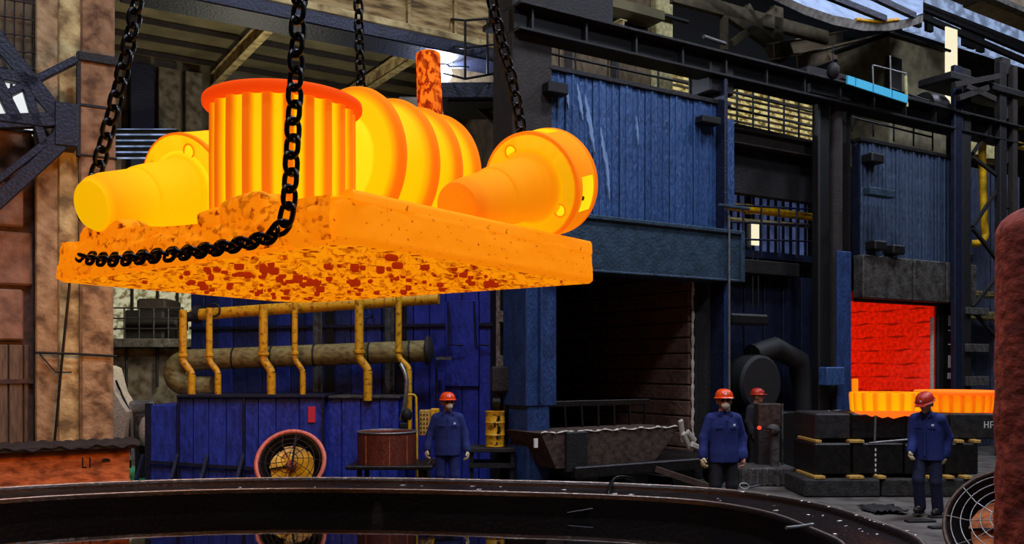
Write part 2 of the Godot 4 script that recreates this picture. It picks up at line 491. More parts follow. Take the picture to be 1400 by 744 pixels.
func railing(o: Node3D, a: Vector3, b: Vector3, height: float, posts: int, r: float, m: Material, rails := 2) -> void:
	for i in posts:
		var p := a.lerp(b, i / float(posts - 1))
		pt("post", MB.new().tube([p, p + Vector3(0, height, 0)], r, 6), m, o)
	for k in rails:
		var h := Vector3(0, height * (k + 1.0) / rails, 0)
		pt("rail", MB.new().tube([a + h, b + h], r, 6), m, o)

func area(pos: Vector3, size: Vector2, col: Color, e: float, towards: Vector3, nm: String, parent: Node = self) -> void:
	var l := AreaLight3D.new()
	l.name = nm
	l.area_size = size
	l.light_color = col
	l.light_energy = e
	l.area_range = 60.0
	l.area_attenuation = 2.0
	l.shadow_enabled = true
	parent.add_child(l, true)
	var up := Vector3.UP if absf(towards.normalized().y) < 0.95 else Vector3.BACK
	l.look_at_from_position(pos, pos + towards, up)

func omni(pos: Vector3, size: float, col: Color, e: float, nm: String) -> void:
	var l := OmniLight3D.new()
	l.name = nm
	l.position = pos
	l.light_size = size
	l.light_color = col
	l.light_energy = e
	l.omni_range = 60.0
	l.omni_attenuation = 2.0
	l.shadow_enabled = true
	add_child(l, true)

func high_bay(pos: Vector3, e: float, size: float, label: String) -> void:
	var o := wthing("high_bay_lamp", label, "lamp", pos, "")
	pt("housing", MB.new().box(pos + Vector3(0, 0.22, 0), Vector3(size + 0.2, 0.3, size + 0.2), Basis(), 0.06), M.dark, o)
	pt("bracket", MB.new().beam(pos + Vector3(0, 0.37, 0), Vector3(pos.x, 15.9, pos.z), 0.06, 0.06), M.dark, o)
	pt("diffuser", MB.new().box(pos + Vector3(0, 0.055, 0), Vector3(size, 0.03, size)), M.lamp, o)
	area(pos + Vector3(0, 0.02, 0), Vector2(size, size), C(226, 234, 255), e, Vector3.DOWN, "high_bay_light")

# ---------------------------------------------------------------- the scene
func _ready() -> void:
	rng.seed = 7
	var cam := Camera3D.new()
	cam.name = "camera"
	cam.projection = Camera3D.PROJECTION_FRUSTUM
	cam.keep_aspect = Camera3D.KEEP_HEIGHT
	cam.near = 0.05
	cam.far = 200.0
	cam.size = 2.0 * 0.05 * 372.0 / F
	cam.frustum_offset = Vector2(0, 0.05 * (HZ - 372.0) / F)
	cam.position = Vector3(0, EYE, 0)
	add_child(cam)
	cam.current = true
	var we := WorldEnvironment.new()
	we.name = "world_environment"
	var e := Environment.new()
	e.tonemap_mode = Environment.TONE_MAPPER_LINEAR
	e.tonemap_exposure = 1.0
	e.background_mode = Environment.BG_SKY
	var sk := ProceduralSkyMaterial.new()
	sk.sky_top_color = C(120, 150, 190)
	sk.sky_horizon_color = C(190, 200, 210)
	sk.ground_bottom_color = C(60, 60, 60)
	sk.ground_horizon_color = C(150, 155, 160)
	e.sky = Sky.new()
	e.sky.sky_material = sk
	e.volumetric_fog_enabled = true
	e.volumetric_fog_density = 0.0
	e.sdfgi_enabled = true
	e.ssao_enabled = true
	e.ssil_enabled = true
	we.environment = e
	add_child(we)
	materials()
	var bay := [[-7.0, 4.5], [0.5, 5.5], [8.0, 5.0], [15.5, 4.0], [-7.5, 11.0], [1.5, 12.0]]
	var bayl := ["high bay lamp in front of the left concrete column", "high bay lamp in front of the first furnace", "high bay lamp in front of the glowing furnace", "high bay lamp in front of the lattice tower", "high bay lamp over the viewer's left shoulder", "high bay lamp over the viewer's right shoulder"]
	for k in 6: high_bay(hall(Vector3(bay[k][0], 14.4, bay[k][1])), 66.0, 1.6, bayl[k])
	area(hall(Vector3(-3.0, 4.72, -6.0)), Vector2(1.0, 1.0), C(240, 232, 200), 19.0, Vector3(0.1, 1, -0.25), "added_mast_light")  # added fill for the dark bay roof, from an invented mast
	area(hall(Vector3(-3.75, 4.1, -6.0)), Vector2(0.8, 0.8), C(250, 236, 200), 22.0, Vector3(-1, -0.25, -0.1), "added_mast_light")  # second added fill, aimed left at the dim plant room
	# light that the glowing load throws on what stands around it
	area(Vector3(-1.8, 2.78, -8.9), Vector2(3.0, 3.0), C(255, 150, 50), 2.0, Vector3.DOWN, "tray_under_glow")
	area(Vector3(-2.98, 3.3, -7.0), Vector2(3.4, 0.4), C(255, 150, 50), 3.0, Vector3(-0.66, 0, 0.75), "tray_front_glow")
	area(Vector3(0.05, 3.3, -7.25), Vector2(2.6, 0.4), C(255, 150, 50), 3.0, Vector3(0.85, 0, 0.53), "tray_side_glow")
	area(Vector3(-3.72, 3.3, -10.4), Vector2(2.8, 0.5), C(255, 160, 70), 10.0, Vector3(-0.886, -0.1, -0.35), "tray_left_glow")
	area(hall(Vector3(9.2, 2.0, -2.9)), Vector2(2.4, 2.6), C(255, 90, 50), 3.0, V, "furnace_glow")
	omni(P(606, 101, 17.6), 0.09, C(220, 232, 255), 9.0, "platform_light")
	setting()
	var ml := hthing("added_lamp_mast", "added unseen lamp mast behind the glowing load, washing the bay roof with light", "lamp", Vector3(-3.0, 0, -6.0))  # invented fitting that carries the two fill lights
	pt("mast", MB.new().tube([Vector3(-3.0, 0.0, -6.0), Vector3(-3.0, 4.0, -6.0)], 0.08, 10), M.dark, ml)
	pt("housing", MB.new().span(Vector3(-3.5, 3.7, -6.4), Vector3(-2.5, 4.6, -5.6), 0.05), M.dark, ml)
	pt("top_diffuser", MB.new().span(Vector3(-3.45, 4.6, -6.35), Vector3(-2.55, 4.66, -5.65)), M.lamp, ml)
	pt("side_diffuser", MB.new().span(Vector3(-3.56, 3.75, -6.35), Vector3(-3.5, 4.45, -5.65)), M.lamp, ml)
	tank()
	left_side()
	middle()
	furnaces()
	upper_right()
	right_side()
	glowing_tray()
	chains()
	people()
	small_things()

func setting() -> void:
	# the tank's outline cuts the floor
	var fl := MB.new()
	var out := tank_curve()
	var c := Vector3(-2.2, 0, -8.5)
	var nn := out.size()
	fl.grid(nn, 12, func(i: int, j: int) -> Vector3:
		var p: Vector3 = out[i]
		var dir := (p - c).normalized()
		return p.lerp(c + dir * 62.0, pow(j / 11.0, 2.2)), true, true)
	struct("floor", fl, M.floor)
	var hs := func(a: Vector3, b: Vector3) -> MB: return MB.new().span(a, b)
	struct("wall_back", hs.call(Vector3(-18, 0, -12.4), Vector3(47, 16.4, -12)), M.wall, O, TH)
	struct("wall_front", hs.call(Vector3(-18, 0, 22), Vector3(47, 16.4, 22.4)), M.wall, O, TH)
	struct("wall_left", hs.call(Vector3(-18.4, 0, -12.4), Vector3(-18, 16.4, 22.4)), M.wall, O, TH)
	struct("wall_right", hs.call(Vector3(47, 0, -12.4), Vector3(47.4, 16.4, 22.4)), M.wall, O, TH)
	struct("ceiling", hs.call(Vector3(-18.4, 16, -12.4), Vector3(47.4, 16.4, 22.4)), M.wall, O, TH)
	# the lower roof of the bay behind, with purlins along it and beams across it
	var low := struct("ceiling", hs.call(Vector3(-18, 9.9, -12), Vector3(5.5, 10.1, -3.2)), M.roof, O, TH)
	for k in 8:
		part("purlin", MB.new().beam(Vector3(-18, 9.8, -11.4 + k * 1.1), Vector3(5.4, 9.8, -11.4 + k * 1.1), 0.06, 0.1), M.darkbrown, low)
	for s in [-9.2, -5.6, -2.3, 1.2, 4.4]:
		part("roof_beam", MB.new().ibeam(Vector3(s, 9.55, -11.9), Vector3(s, 9.55, -3.3), 0.2, 0.36, 0.03), M.concrete_light, low)

# ---------------------------------------------------------------- the quench tank
func tank_curve(n := 144) -> PackedVector3Array:
	var k := [Vector2(3.66, 8.1), Vector2(3.72, 9.5), Vector2(3.47, 10.75), Vector2(2.75, 11.75), Vector2(1.5, 12.35), Vector2(0, 12.68), Vector2(-1.6, 12.93), Vector2(-3.4, 12.98), Vector2(-5.2, 12.6), Vector2(-6.75, 11.85), Vector2(-8.0, 10.4), Vector2(-8.3, 8.4), Vector2(-7.4, 6.2), Vector2(-5.4, 4.5), Vector2(-2.6, 3.7), Vector2(0.4, 4.3), Vector2(2.5, 6.0)]
	var c := Curve3D.new()
	var m := k.size()
	for i in m + 1:
		var a: Vector2 = k[(i - 1 + m) % m]
		var p: Vector2 = k[i % m]
		var b: Vector2 = k[(i + 1) % m]
		var t := (b - a) / 6.0
		c.add_point(Vector3(p.x, 0, -p.y), Vector3(-t.x, 0, t.y), Vector3(t.x, 0, -t.y))
	c.bake_interval = 0.05
	var r := PackedVector3Array()
	for i in n:
		r.append(c.sample_baked(c.get_baked_length() * i / n))
	return r

func sweep(curve: PackedVector3Array, prof: Array) -> MB:      # prof: [Vector2(inward, up)] along the curve
	var m := MB.new()
	var nn := curve.size()
	for q in prof.size() - 1:
		m.grid(nn, 2, func(i: int, j: int) -> Vector3:
			var t := (curve[(i + 1) % nn] - curve[(i - 1 + nn) % nn]).normalized()
			var inw := Vector3(t.z, 0, -t.x)
			if inw.dot(Vector3(-2.2, 0, -8.5) - curve[i]) < 0: inw = -inw
			return curve[i] + inw * prof[q + j].x + Vector3(0, prof[q + j].y, 0), true)
	return m

func tank() -> void:
	var b := Vector3(-2.2, 0, -8.5)
	var o := wthing("quench_tank", "large round black quench tank with a wide wet rim, full of dark liquid", "tank", b)
	var c := tank_curve()
	pt("wall", sweep(c, [Vector2(0.0, -0.6), Vector2(0.0, 0.44)]), M.wet, o)
	pt("rim", sweep(c, [Vector2(0.0, 0.44), Vector2(-0.05, 0.44), Vector2(-0.05, 0.47), Vector2(-0.03, 0.5), Vector2(0.03, 0.5), Vector2(0.05, 0.48), Vector2(0.06, 0.44), Vector2(0.63, 0.39)]), M.wet_rust, o)
	pt("inner_lip", sweep(c, [Vector2(0.63, 0.39), Vector2(0.635, 0.42), Vector2(0.66, 0.435), Vector2(0.69, 0.42), Vector2(0.7, 0.39), Vector2(0.7, -0.6)]), M.wet, o)
	for q in [[0.0, 0.503, 0.014], [0.66, 0.436, 0.013]]:  # bright tubes stand in for the highlights along both lips
		var ring := []
		for k in c.size():
			var t := (c[(k + 1) % c.size()] - c[(k - 1 + c.size()) % c.size()]).normalized()
			var inw := Vector3(t.z, 0, -t.x)
			if inw.dot(b - c[k]) < 0: inw = -inw
			ring.append(c[k] + inw * q[0] + Vector3(0, q[1], 0))
		pt("lip_highlight", MB.new().tube(ring, q[2], 6, true), M.wet_bright, o, "bright bead put in as the lip highlight")
	# splashed lumps of scale that glint along the rim
	var gl := MB.new()
	var r2 := RandomNumberGenerator.new()
	r2.seed = 3
	for i in 420:
		var k := r2.randi_range(0, c.size() - 1)
		var t := (c[(k + 1) % c.size()] - c[k])
		var nrm := Vector3(t.z, 0, -t.x).normalized()
		if nrm.dot(b - c[k]) < 0: nrm = -nrm
		var w := r2.randf_range(-0.04, 0.02) if r2.randf() < 0.75 else r2.randf_range(0.1, 0.6)
		var p := c[k] + t * r2.randf() + nrm * w
		var s := r2.randf_range(0.006, 0.02)
		gl.ball(p + Vector3(0, 0.5 if w < 0.05 else 0.44 - w * 0.08, 0), Vector3(s * r2.randf_range(1, 3), s * 0.6, s), 6)
	var g := pt("scale_grit", gl, M.wet_bright, o)
	g.set_meta("kind", "stuff")
	# the liquid
	var w := MB.new()
	var nn := c.size()
	w.grid(nn, 2, func(i: int, j: int) -> Vector3:
		var p: Vector3 = c[i] + (b - c[i]).normalized() * 0.6
		return Vector3(p.x, 0.14, p.z) if j == 0 else Vector3(b.x, 0.14, b.z), true, true)
	var wo := part("quench_liquid", w, M.water, self)
	tag(wo, "still black liquid filling the round quench tank", "liquid", "", "stuff")
	# black hose hooked over the rim
	var pts := []
	var k := [P(868, 657, 12.6), P(858, 653, 12.5), P(847, 652, 12.45), P(838, 656, 12.4), P(834, 664, 12.2), P(832, 672, 12.05), P(828, 684, 11.9), P(818, 694, 11.8), P(800, 698, 11.75), P(776, 702, 11.7)]
	var cv := Curve3D.new()
	for i in k.size():
		var t: Vector3 = (k[mini(i + 1, k.size() - 1)] - k[maxi(i - 1, 0)]) / 6.0
		cv.add_point(k[i], -t, t)
	cv.bake_interval = 0.03
	for p in cv.get_baked_points(): pts.append(p)
	tag(part("hose", MB.new().tube(pts, 0.022, 8), M.chain, self), "thin black hose looped over the tank rim", "hose")

# ---------------------------------------------------------------- left side: column, masonry, truss, beam
func left_side() -> void:
	var d := -2.6
	# column
	var o := hthing("concrete_column", "tall scuffed concrete column at the left, wrapped by steel straps", "column", Vector3(HP(105, 600, d).x, 0, d))
	var top := 13.0
	var sx := func(px: float) -> float: return HP(px, 500, d).x
	var up := func(py: float, px := 100.0) -> float: return HP(px, py, d).y
	var y1: float = up.call(390)
	pt("shaft", MB.new().span(Vector3(sx.call(80), 0, d - 0.9), Vector3(sx.call(112), top, d - 0.02), 0.02), M.concrete_light, o)
	pt("flank", MB.new().span(Vector3(sx.call(49), 0, d - 0.8), Vector3(sx.call(81), top, d - 0.05), 0.02), M.concrete, o)
	pt("buttress", MB.new().span(Vector3(sx.call(107), up.call(380), d - 0.9), Vector3(sx.call(157), up.call(72), d + 0.1), 0.03), M.concrete_brown, o)
	pt("upper_pier", MB.new().span(Vector3(sx.call(110), up.call(72), d - 0.9), Vector3(sx.call(157), top, d + 0.02), 0.03), M.concrete_brown, o)
	pt("lower_pier", MB.new().span(Vector3(sx.call(108), 0, d - 0.9), Vector3(sx.call(154), up.call(380), d + 0.1), 0.04), M.concrete, o)
	for q in [[72, 84, 0.14], [142, 146, 0.115], [211, 214, 0.115]]:
		pt("strap", MB.new().span(Vector3(sx.call(106), up.call(q[1]), d - 0.9), Vector3(sx.call(159), up.call(q[0]), d + q[2]), 0.008), M.dark, o)
	pt("corner_angle", MB.new().span(Vector3(sx.call(104), up.call(214), d - 0.1), Vector3(sx.call(109), up.call(72), d + 0.12)), M.dark, o)
	pt("tie_bar", MB.new().tube([HP(48, 482, d + 0.03), HP(104, 484, d + 0.14), HP(160, 487, d + 0.14)], 0.02, 6), M.dark, o)
	pt("hook_bar", MB.new().tube([HP(54, 484, d + 0.02), HP(76, 509, d + 0.03), HP(98, 509, d + 0.03)], 0.012, 6), M.dark, o)
	pt("cable", MB.new().tube([HP(96, 380, d + 0.16), HP(84, 500, d + 0.06), HP(74, 612, d + 0.06)], 0.02, 6), M.black, o)
	# masonry wall of big blocks beside the column; the blocks are pieces of the wall
	var wl := struct("wall_left_side", MB.new().span(Vector3(-9.5, 0, d - 0.7), Vector3(sx.call(50), 13.0, d - 0.35)), M.mortar, O, TH)
	var rows := [[8, 96], [100, 168], [172, 240], [245, 308], [313, 389], [393, 466]]
	for r in rows.size():
		var ya: float = up.call(rows[r][0], 20)
		var yb: float = up.call(rows[r][1], 20)
		if r < 2: continue
		var x := -9.3 + (0.5 if r % 2 else 0.0)
		while x < sx.call(48):
			var x1 := minf(x + 1.5, sx.call(48))
			if x1 - x > 0.15:
				part("block", MB.new().span(Vector3(x + 0.02, yb + 0.01, d - 0.4), Vector3(x1 - 0.02, ya - 0.01, d - 0.26 + rng.randf() * 0.03), 0.03), M.masonry, wl)
			x += 1.54
	# wall cladding below: grey brown sheets with a dark joint
	for q in [[-30, 12], [14, 33], [35, 41]]:
		part("sheet", MB.new().span(Vector3(HP(q[0], 500, d).x, 0, d - 0.4), Vector3(HP(q[1], 500, d).x, up.call(471, 20), d - 0.28), 0.012), M.cladding, wl)
	part("ledge", MB.new().span(Vector3(-9.3, up.call(525, 20), d - 0.4), Vector3(sx.call(48), up.call(519, 20), d - 0.25)), M.mortar, wl)
	# bright window high on the left
	var wi := struct("window", MB.new().span(Vector3(HP(-40, 100, d).x, up.call(176, 20), d - 0.34), Vector3(HP(47, 100, d).x, up.call(104, 20), d - 0.3)), M.win_white, O, TH)
	for q in [[-40, 172, 47, 181], [-40, 98, 47, 104], [14, 104, 17, 176]]:
		part("frame", MB.new().span(HP(q[0], q[1], d - 0.2), HP(q[2], q[3], d - 0.3)), M.dark, wi)
	struct("window", MB.new().span(Vector3(HP(-40, 100, d).x, up.call(100, 20), d - 0.34), Vector3(HP(47, 100, d).x, up.call(-10, 20), d - 0.32)), M.beige, O, TH)
	# mesh guard
	var gd := hthing("mesh_guard", "black wire guard panel at the top left corner", "guard", Vector3(HP(20, 90, d).x, 0, d))
	for k in 5: pt("bar", MB.new().tube([HP(-6 + k * 13, -10, d - 0.1), HP(-6 + k * 13, 92, d - 0.1)], 0.012, 6), M.black, gd)
	for k in 5: pt("cross_bar", MB.new().tube([HP(-10, -4 + k * 24, d - 0.08), HP(48, 6 + k * 22, d - 0.08)], 0.012, 6), M.black, gd)
	# blue truss bracket
	var tr := hthing("truss_bracket", "dark blue steel truss bracket bolted to the concrete column", "truss", Vector3(HP(60, 160, d + 0.45).x, 0, d + 0.45))
	var e := d + 0.35
	for q in [[-30, 22, 80, 160, 0.22], [-30, 168, 82, 164, 0.2], [-30, 300, 84, 196, 0.2], [-30, 268, 78, 184, 0.1], [-8, 104, 24, 168, 0.16], [12, 128, 104, 82, 0.1], [-30, 96, 50, 112, 0.16], [30, 100, 60, 200, 0.12]]:
		pt("member", MB.new().beam(HP(q[0], q[1], e), HP(q[2], q[3], e), 0.16, q[4], 0.01), M.darkblue, tr)
	pt("gusset_plate", MB.new().span(HP(75, 138, e + 0.1), HP(101, 210, d - 0.04), 0.01), M.darkblue, tr)
	pt("chord", MB.new().span(HP(-30, 160, e + 0.1), HP(62, 178, e - 0.15), 0.01), M.darkblue, tr)
	# heavy beam lying in front of the column
	var bd := -1.9
	var q0 := HP(-60, 602, bd)
	var q1 := HP(178, 600, bd)
	var hb := hthing("steel_beam", "heavy rusty steel beam lying in front of the concrete column, lit orange", "beam", Vector3(HP(80, 600, bd).x, 0, bd))
	var yt := HP(90, 604, bd).y
	var yb := HP(90, 668, bd).y
	pt("web", MB.new().span(Vector3(q0.x, yb + 0.05, bd - 0.16), Vector3(q1.x, yt - 0.06, bd - 0.05), 0.01), M.rust, hb)
	pt("top_flange", MB.new().span(Vector3(q0.x, yt - 0.13, bd - 0.42), Vector3(q1.x + 0.1, yt - 0.05, bd + 0.08), 0.015), M.darkbrown, hb)
	pt("bottom_flange", MB.new().span(Vector3(q0.x, yb, bd - 0.4), Vector3(q1.x, yb + 0.08, bd + 0.1), 0.015), M.rust, hb)
	var rf := MB.new()
	for tb in 2:
		rf.grid(50, 7, func(i: int, j: int) -> Vector3:
			var x := lerpf(q0.x, q1.x + 0.13, i / 49.0)
			return Vector3(x, yt - 0.03 + 0.03 * sin(i * 0.9) * sin(j * 1.9 + i * 0.4) + (0.012 if tb else 0.0) - (0.06 if j == 0 else 0.0), bd + 0.1 - j * 0.085), false, tb == 0)
	pt("cover_sheet", rf, M.darkbrown, hb, "crumpled dark sheet lying on top")
	var f := bd - 0.045
	var mb2 := MB.new()
	for q in [[112, 626, 114, 640], [114, 638.5, 119, 640], [122, 626, 124, 640]]: mb2.span(HP(q[0], q[1], f), HP(q[2], q[3], f - 0.004))
	var mk := pt("stencil_mark", mb2, M.black, hb)
	mk.set_meta("label", "painted letters on the web")
	var arc := PackedVector2Array()
	for k in 9: arc.append(Vector2(-0.06 * cos(PI * k / 8), 0.045 * sin(PI * k / 8)))
	pt("arc_mark", MB.new().prism(arc, 0.0, 0.006, Transform3D(Basis(), HP(145, 631, f))), M.black, hb)
	for x in [q0.x + 0.5, q1.x - 0.6]:
		pt("bearer", MB.new().span(Vector3(x, 0, bd - 0.38), Vector3(x + 0.25, yb, bd + 0.05), 0.01), M.darkbrown, hb)
	# behind the column: plant on a platform, seen between column and furnace
	var pz := 19.5
	var ph := wthing("plant_room", "grey plastered plant room under a railed deck beside the yellow pipes", "building", P(200, 560, pz) * Vector3(1, 0, 1))
	pt("wall", wrect(120, 470, 246, 640, pz, 2.4, 0.02), M.greyhouse, ph)
	pt("deck", wrect(118, 463, 256, 475, pz - 0.3, 2.9, 0.01), M.slabgrey, ph)
	for px in [173, 215]: pt("drain_pipe", MB.new().tube([P(px, 475, pz - 0.08), P(px, 530, pz - 0.08)], 0.03, 6), M.dark, ph)
	var rl := wthing("deck_railing", "thin grey railing on the deck of the plant room", "railing", P(200, 463, pz - 0.25))
	railing(rl, P(150, 464, pz - 0.25), P(250, 464, pz - 0.25), 0.66, 6, 0.018, M.dark, 3)
	var ub := wthing("ventilation_unit", "dark boxy ventilation unit standing on the plant room deck", "machine", P(198, 463, pz + 1))
	pt("casing", wrect(168, 424, 224, 466, pz + 0.8, 1.2, 0.05), M.dark, ub)
	pt("hood", wrect(186, 408, 226, 425, pz + 0.9, 1.0, 0.05), M.darkbrown, ub)
	pt("duct", MB.new().tube([P(172, 440, pz + 0.6), P(238, 440, pz + 0.6), P(246, 446, pz + 0.6), P(247, 465, pz + 0.6)], 0.1, 10), M.dark, ub)
	var dw := struct("window", wrect(140, 385, 262, 474, 22.3, 0.1), M.win_haze)
	for px in [178, 213, 240]: part("mullion", wrect(px, 385, px + 3, 474, 22.2, 0.08), M.dark, dw)
	var lw := struct("window", wrect(155, 176, 240, 216, 22.0, 0.1), M.win_blue)
	for k in 5: part("louvre", MB.new().box(P(197, 180 + k * 8, 21.85), Vector3(1.6, 0.06, 0.16), Basis(Vector3.RIGHT, 0.5)), M.dark, lw)
	# grey pilasters on the far wall between the left column and the glowing load
	for q in [[136, 166, M.beige], [178, 212, M.darkblue], [217, 247, M.greyhouse], [254, 277, M.greyhouse]]:
		var a := HP(q[0], 190, -11.6)
		var bb := HP(q[1], 70, -11.6)
		var tw := struct("trim_pilaster", MB.new().span(Vector3(a.x, 0, -12.0), Vector3(bb.x, 9.6, -11.6), 0.02), q[2], O, TH)
	# clutter at the foot
	var cz := 17.0
	var tp := wthing("tarpaulin", "cream tarpaulin folded over a frame beside the concrete column", "tarpaulin", P(166, 600, cz) * Vector3(1, 0, 1))
	pt("sheet", MB.new().prism(PackedVector2Array([Vector2(-0.25, 0), Vector2(0.22, 0), Vector2(0.16, 0.35), Vector2(0.2, 0.9), Vector2(-0.02, 1.25), Vector2(-0.14, 1.7), Vector2(-0.25, 1.75)]), -0.4, 0.2, Transform3D(Basis(), P(164, 0, cz) * Vector3(1, 0, 1) + Vector3(0, 0.35, 0))), M.fibre, tp)
	pt("frame", MB.new().tube([P(158, 640, cz) , P(158, 520, cz), P(176, 560, cz), P(178, 640, cz)], 0.025, 6), M.dark, tp)
	var cr := wthing("pump_unit", "small grey pump unit standing left of the blue steel box", "machine", P(192, 620, cz) * Vector3(1, 0, 1))
	pt("casing", wrect(182, 566, 204, 602, cz, 0.5, 0.04), M.slabgrey, cr)
	pt("motor", MB.new().lathe([Vector2(0, -0.2), Vector2(0.13, -0.2), Vector2(0.15, -0.15), Vector2(0.15, 0.2), Vector2(0.1, 0.25), Vector2(0, 0.25)], 16, Transform3D(Basis(Vector3.FORWARD, PI / 2), P(194, 558, cz + 0.2))), M.steel, cr)
	pt("stand", wrect(184, 602, 203, 655, cz, 0.4, 0.02), M.dark, cr)
	pt("cover", MB.new().ball(P(200, 590, cz - 0.2), Vector3(0.14, 0.3, 0.14), 10), M.fibre, cr)
	var gf := part("floor_marking", MB.new().span(P(165, 640, 19) * Vector3(1, 0, 1), P(320, 640, 15.6) * Vector3(1, 0, 1) + Vector3(0, 0.006, 0)), M.green, self)
	tag(gf, "green painted walkway strip on the floor behind the rusty beam", "floor marking")

# ---------------------------------------------------------------- middle: blue wall, pipes, blue box
func middle() -> void:
	# ribbed blue wall of the furnace plant
	var a := P(678, 500, 15.9)
	var b := P(262, 500, 17.6)
	var dirv := Vector3(b.x - a.x, 0, b.z - a.z).normalized()
	var nrm := Vector3(-dirv.z, 0, dirv.x)
	if nrm.z < 0: nrm = -nrm
	var ln := Vector2(b.x - a.x, b.z - a.z).length()
	var bw := wthing("blue_plant_wall", "blue ribbed steel wall behind the yellow pipes", "wall panel", Vector3(a.x, 0, a.z))
	var bas := Basis(dirv, Vector3.UP, dirv.cross(Vector3.UP))
	var np := 20
	for k in np:
		var x := ln * (k + 0.5) / np
		var c := Vector3(a.x, 2.2, a.z) + dirv * x
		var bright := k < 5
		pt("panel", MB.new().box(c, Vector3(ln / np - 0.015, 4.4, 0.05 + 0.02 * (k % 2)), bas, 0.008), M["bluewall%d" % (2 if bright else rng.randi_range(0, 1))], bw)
	pt("backing", MB.new().box(Vector3(a.x, 2.2, a.z) + dirv * ln * 0.5 - nrm * 0.25, Vector3(ln, 4.38, 0.3), bas), M.darkblue, bw)
	for px in [440, 541]:
		var t := (P(px, 500, 16.9).x - a.x) / dirv.x
		var c := Vector3(a.x, 1.9, a.z) + dirv * t + nrm * 0.12
		pt("stanchion", MB.new().ibeam(c + Vector3(0, -1.9, 0), c + Vector3(0, 2.2, 0), 0.14, 0.16, 0.02), M.slabgrey, bw)
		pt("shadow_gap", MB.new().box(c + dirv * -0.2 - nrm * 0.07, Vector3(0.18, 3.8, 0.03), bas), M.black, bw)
	pt("rail", MB.new().box(Vector3(a.x, P(600, 445, 16.3).y, a.z) + dirv * ln * 0.5 + nrm * 0.06, Vector3(ln, 0.05, 0.05), bas), M.darkblue, bw)
	for q in [[596, 492], [612, 412], [648, 412]]:
		pt("conduit", MB.new().tube([P(q[0], q[1], 15.9), P(q[0] + 2, q[1] + 60, 15.85), P(q[0] + 20, q[1] + 60, 15.8)], 0.02, 6), M.darkblue, bw)
	pt("access_door", MB.new().box(P(632, 470, 16.0), Vector3(0.62, 1.5, 0.06), bas, 0.01), M.bluewall2, bw)
	pt("valve_wheel", MB.new().tube(circle(P(503, 428, 16.4), 0.09, Vector3.RIGHT, Vector3.UP, 16), 0.015, 6, true), M.black, bw)
	# ladder like post beside the furnace
	var lp := wthing("ladder_post", "grey steel ladder post between blue wall and blue furnace post", "post", P(693, 650, 15.2) * Vector3(1, 0, 1))
	for px in [681, 705]: pt("upright", wrect(px - 3, 300, px + 3, 660, 15.2, 0.12, 0.01), M.ladder, lp)
	for py in [330, 372, 433, 494]: pt("rung", wrect(681, py - 8, 705, py + 8, 15.18, 0.1, 0.01), M.ladder, lp)
	pt("back_plate", wrect(678, 300, 708, 660, 15.4, 0.05), M.black, lp)
	# hopper box
	var hx := wthing("hopper", "dark grey hopper box with valve hung left of the blue furnace post", "machine", P(688, 520, 14.9))
	pt("body", wrect(671, 501, 706, 537, 14.8, 0.5, 0.03), M.darkbrown, hx)
	pt("chute", MB.new().lathe([Vector2(0.05, -0.35), Vector2(0.07, -0.3), Vector2(0.07, -0.1), Vector2(0.14, 0.05), Vector2(0.14, 0.1)], 12, Transform3D(Basis(), P(692, 552, 15.0) + Vector3(0, 0.2, 0))), M.dark, hx)
	pt("valve", MB.new().lathe([Vector2(0, -0.08), Vector2(0.08, -0.06), Vector2(0.08, 0.06), Vector2(0, 0.08)], 10, Transform3D(Basis(Vector3.FORWARD, PI / 2), P(679, 550, 14.9))), M.dark, hx)
	# yellow drum
	var dr := wthing("oil_drum", "yellow drum with black smears standing left of the blue furnace post", "drum", P(676, 612, 14.8))
	var dc := P(677, 611, 14.8)
	pt("body", MB.new().lathe([Vector2(0, 0), Vector2(0.15, 0), Vector2(0.16, 0.012), Vector2(0.155, 0.03), Vector2(0.155, 0.18), Vector2(0.165, 0.195), Vector2(0.155, 0.21), Vector2(0.155, 0.38), Vector2(0.165, 0.395), Vector2(0.155, 0.41), Vector2(0.155, 0.56), Vector2(0.162, 0.575), Vector2(0.15, 0.58), Vector2(0.145, 0.56), Vector2(0, 0.56)], 24, Transform3D(Basis(), dc)), M.yellow, dr)
	var sm := MB.new()
	for k in 12:
		var t := 1.1 + rng.randf() * 0.5
		var y := 0.06 + rng.randf() * 0.46
		sm.box(dc + Vector3(cos(t) * 0.158, y, sin(t) * 0.158), Vector3(0.012, 0.025 + rng.randf() * 0.06, 0.02 + rng.randf() * 0.03), Basis(Vector3.UP, -t))
	pt("smear", sm, M.black, dr, "black smeared paint marks")
	var ds := wthing("drum_stand", "low dark steel stand under the yellow drum", "stand", P(676, 640, 14.8) * Vector3(1, 0, 1))
	pt("top", wrect(640, 613, 704, 619, 14.55, 0.7, 0.01), M.darkbrown, ds)
	for px in [642, 698]: pt("leg", MB.new().span(P(px, 619, 14.6), Vector3(P(px + 5, 0, 14.6).x, 0, -14.7)), M.dark, ds)
	pt("shelf", wrect(640, 634, 704, 640, 14.55, 0.7), M.dark, ds)
	# manifold with its burner pipes
	var mf := wthing("gas_manifold", "thick dull yellow pipe with a bend at its left end", "pipe", P(400, 490, 16.0))
	var mp := [P(584, 480, 15.5)]
	for k in 9: mp.append(P(584 - 290 * (k + 1) / 9.0, 480 + 11.0 * (k + 1) / 9.0, 15.6 + 0.06 * k))
	for k in 9:
		var t := PI * (k + 1) / 9.0
		mp.append(P(262 - 24 * sin(t) - (0 if k < 5 else 0), 510 - 19 * cos(t), 16.1))
	mp.append(P(290, 529, 16.1))
	pt("pipe", MB.new().tube(mp, 0.185, 20), M.pipe, mf)
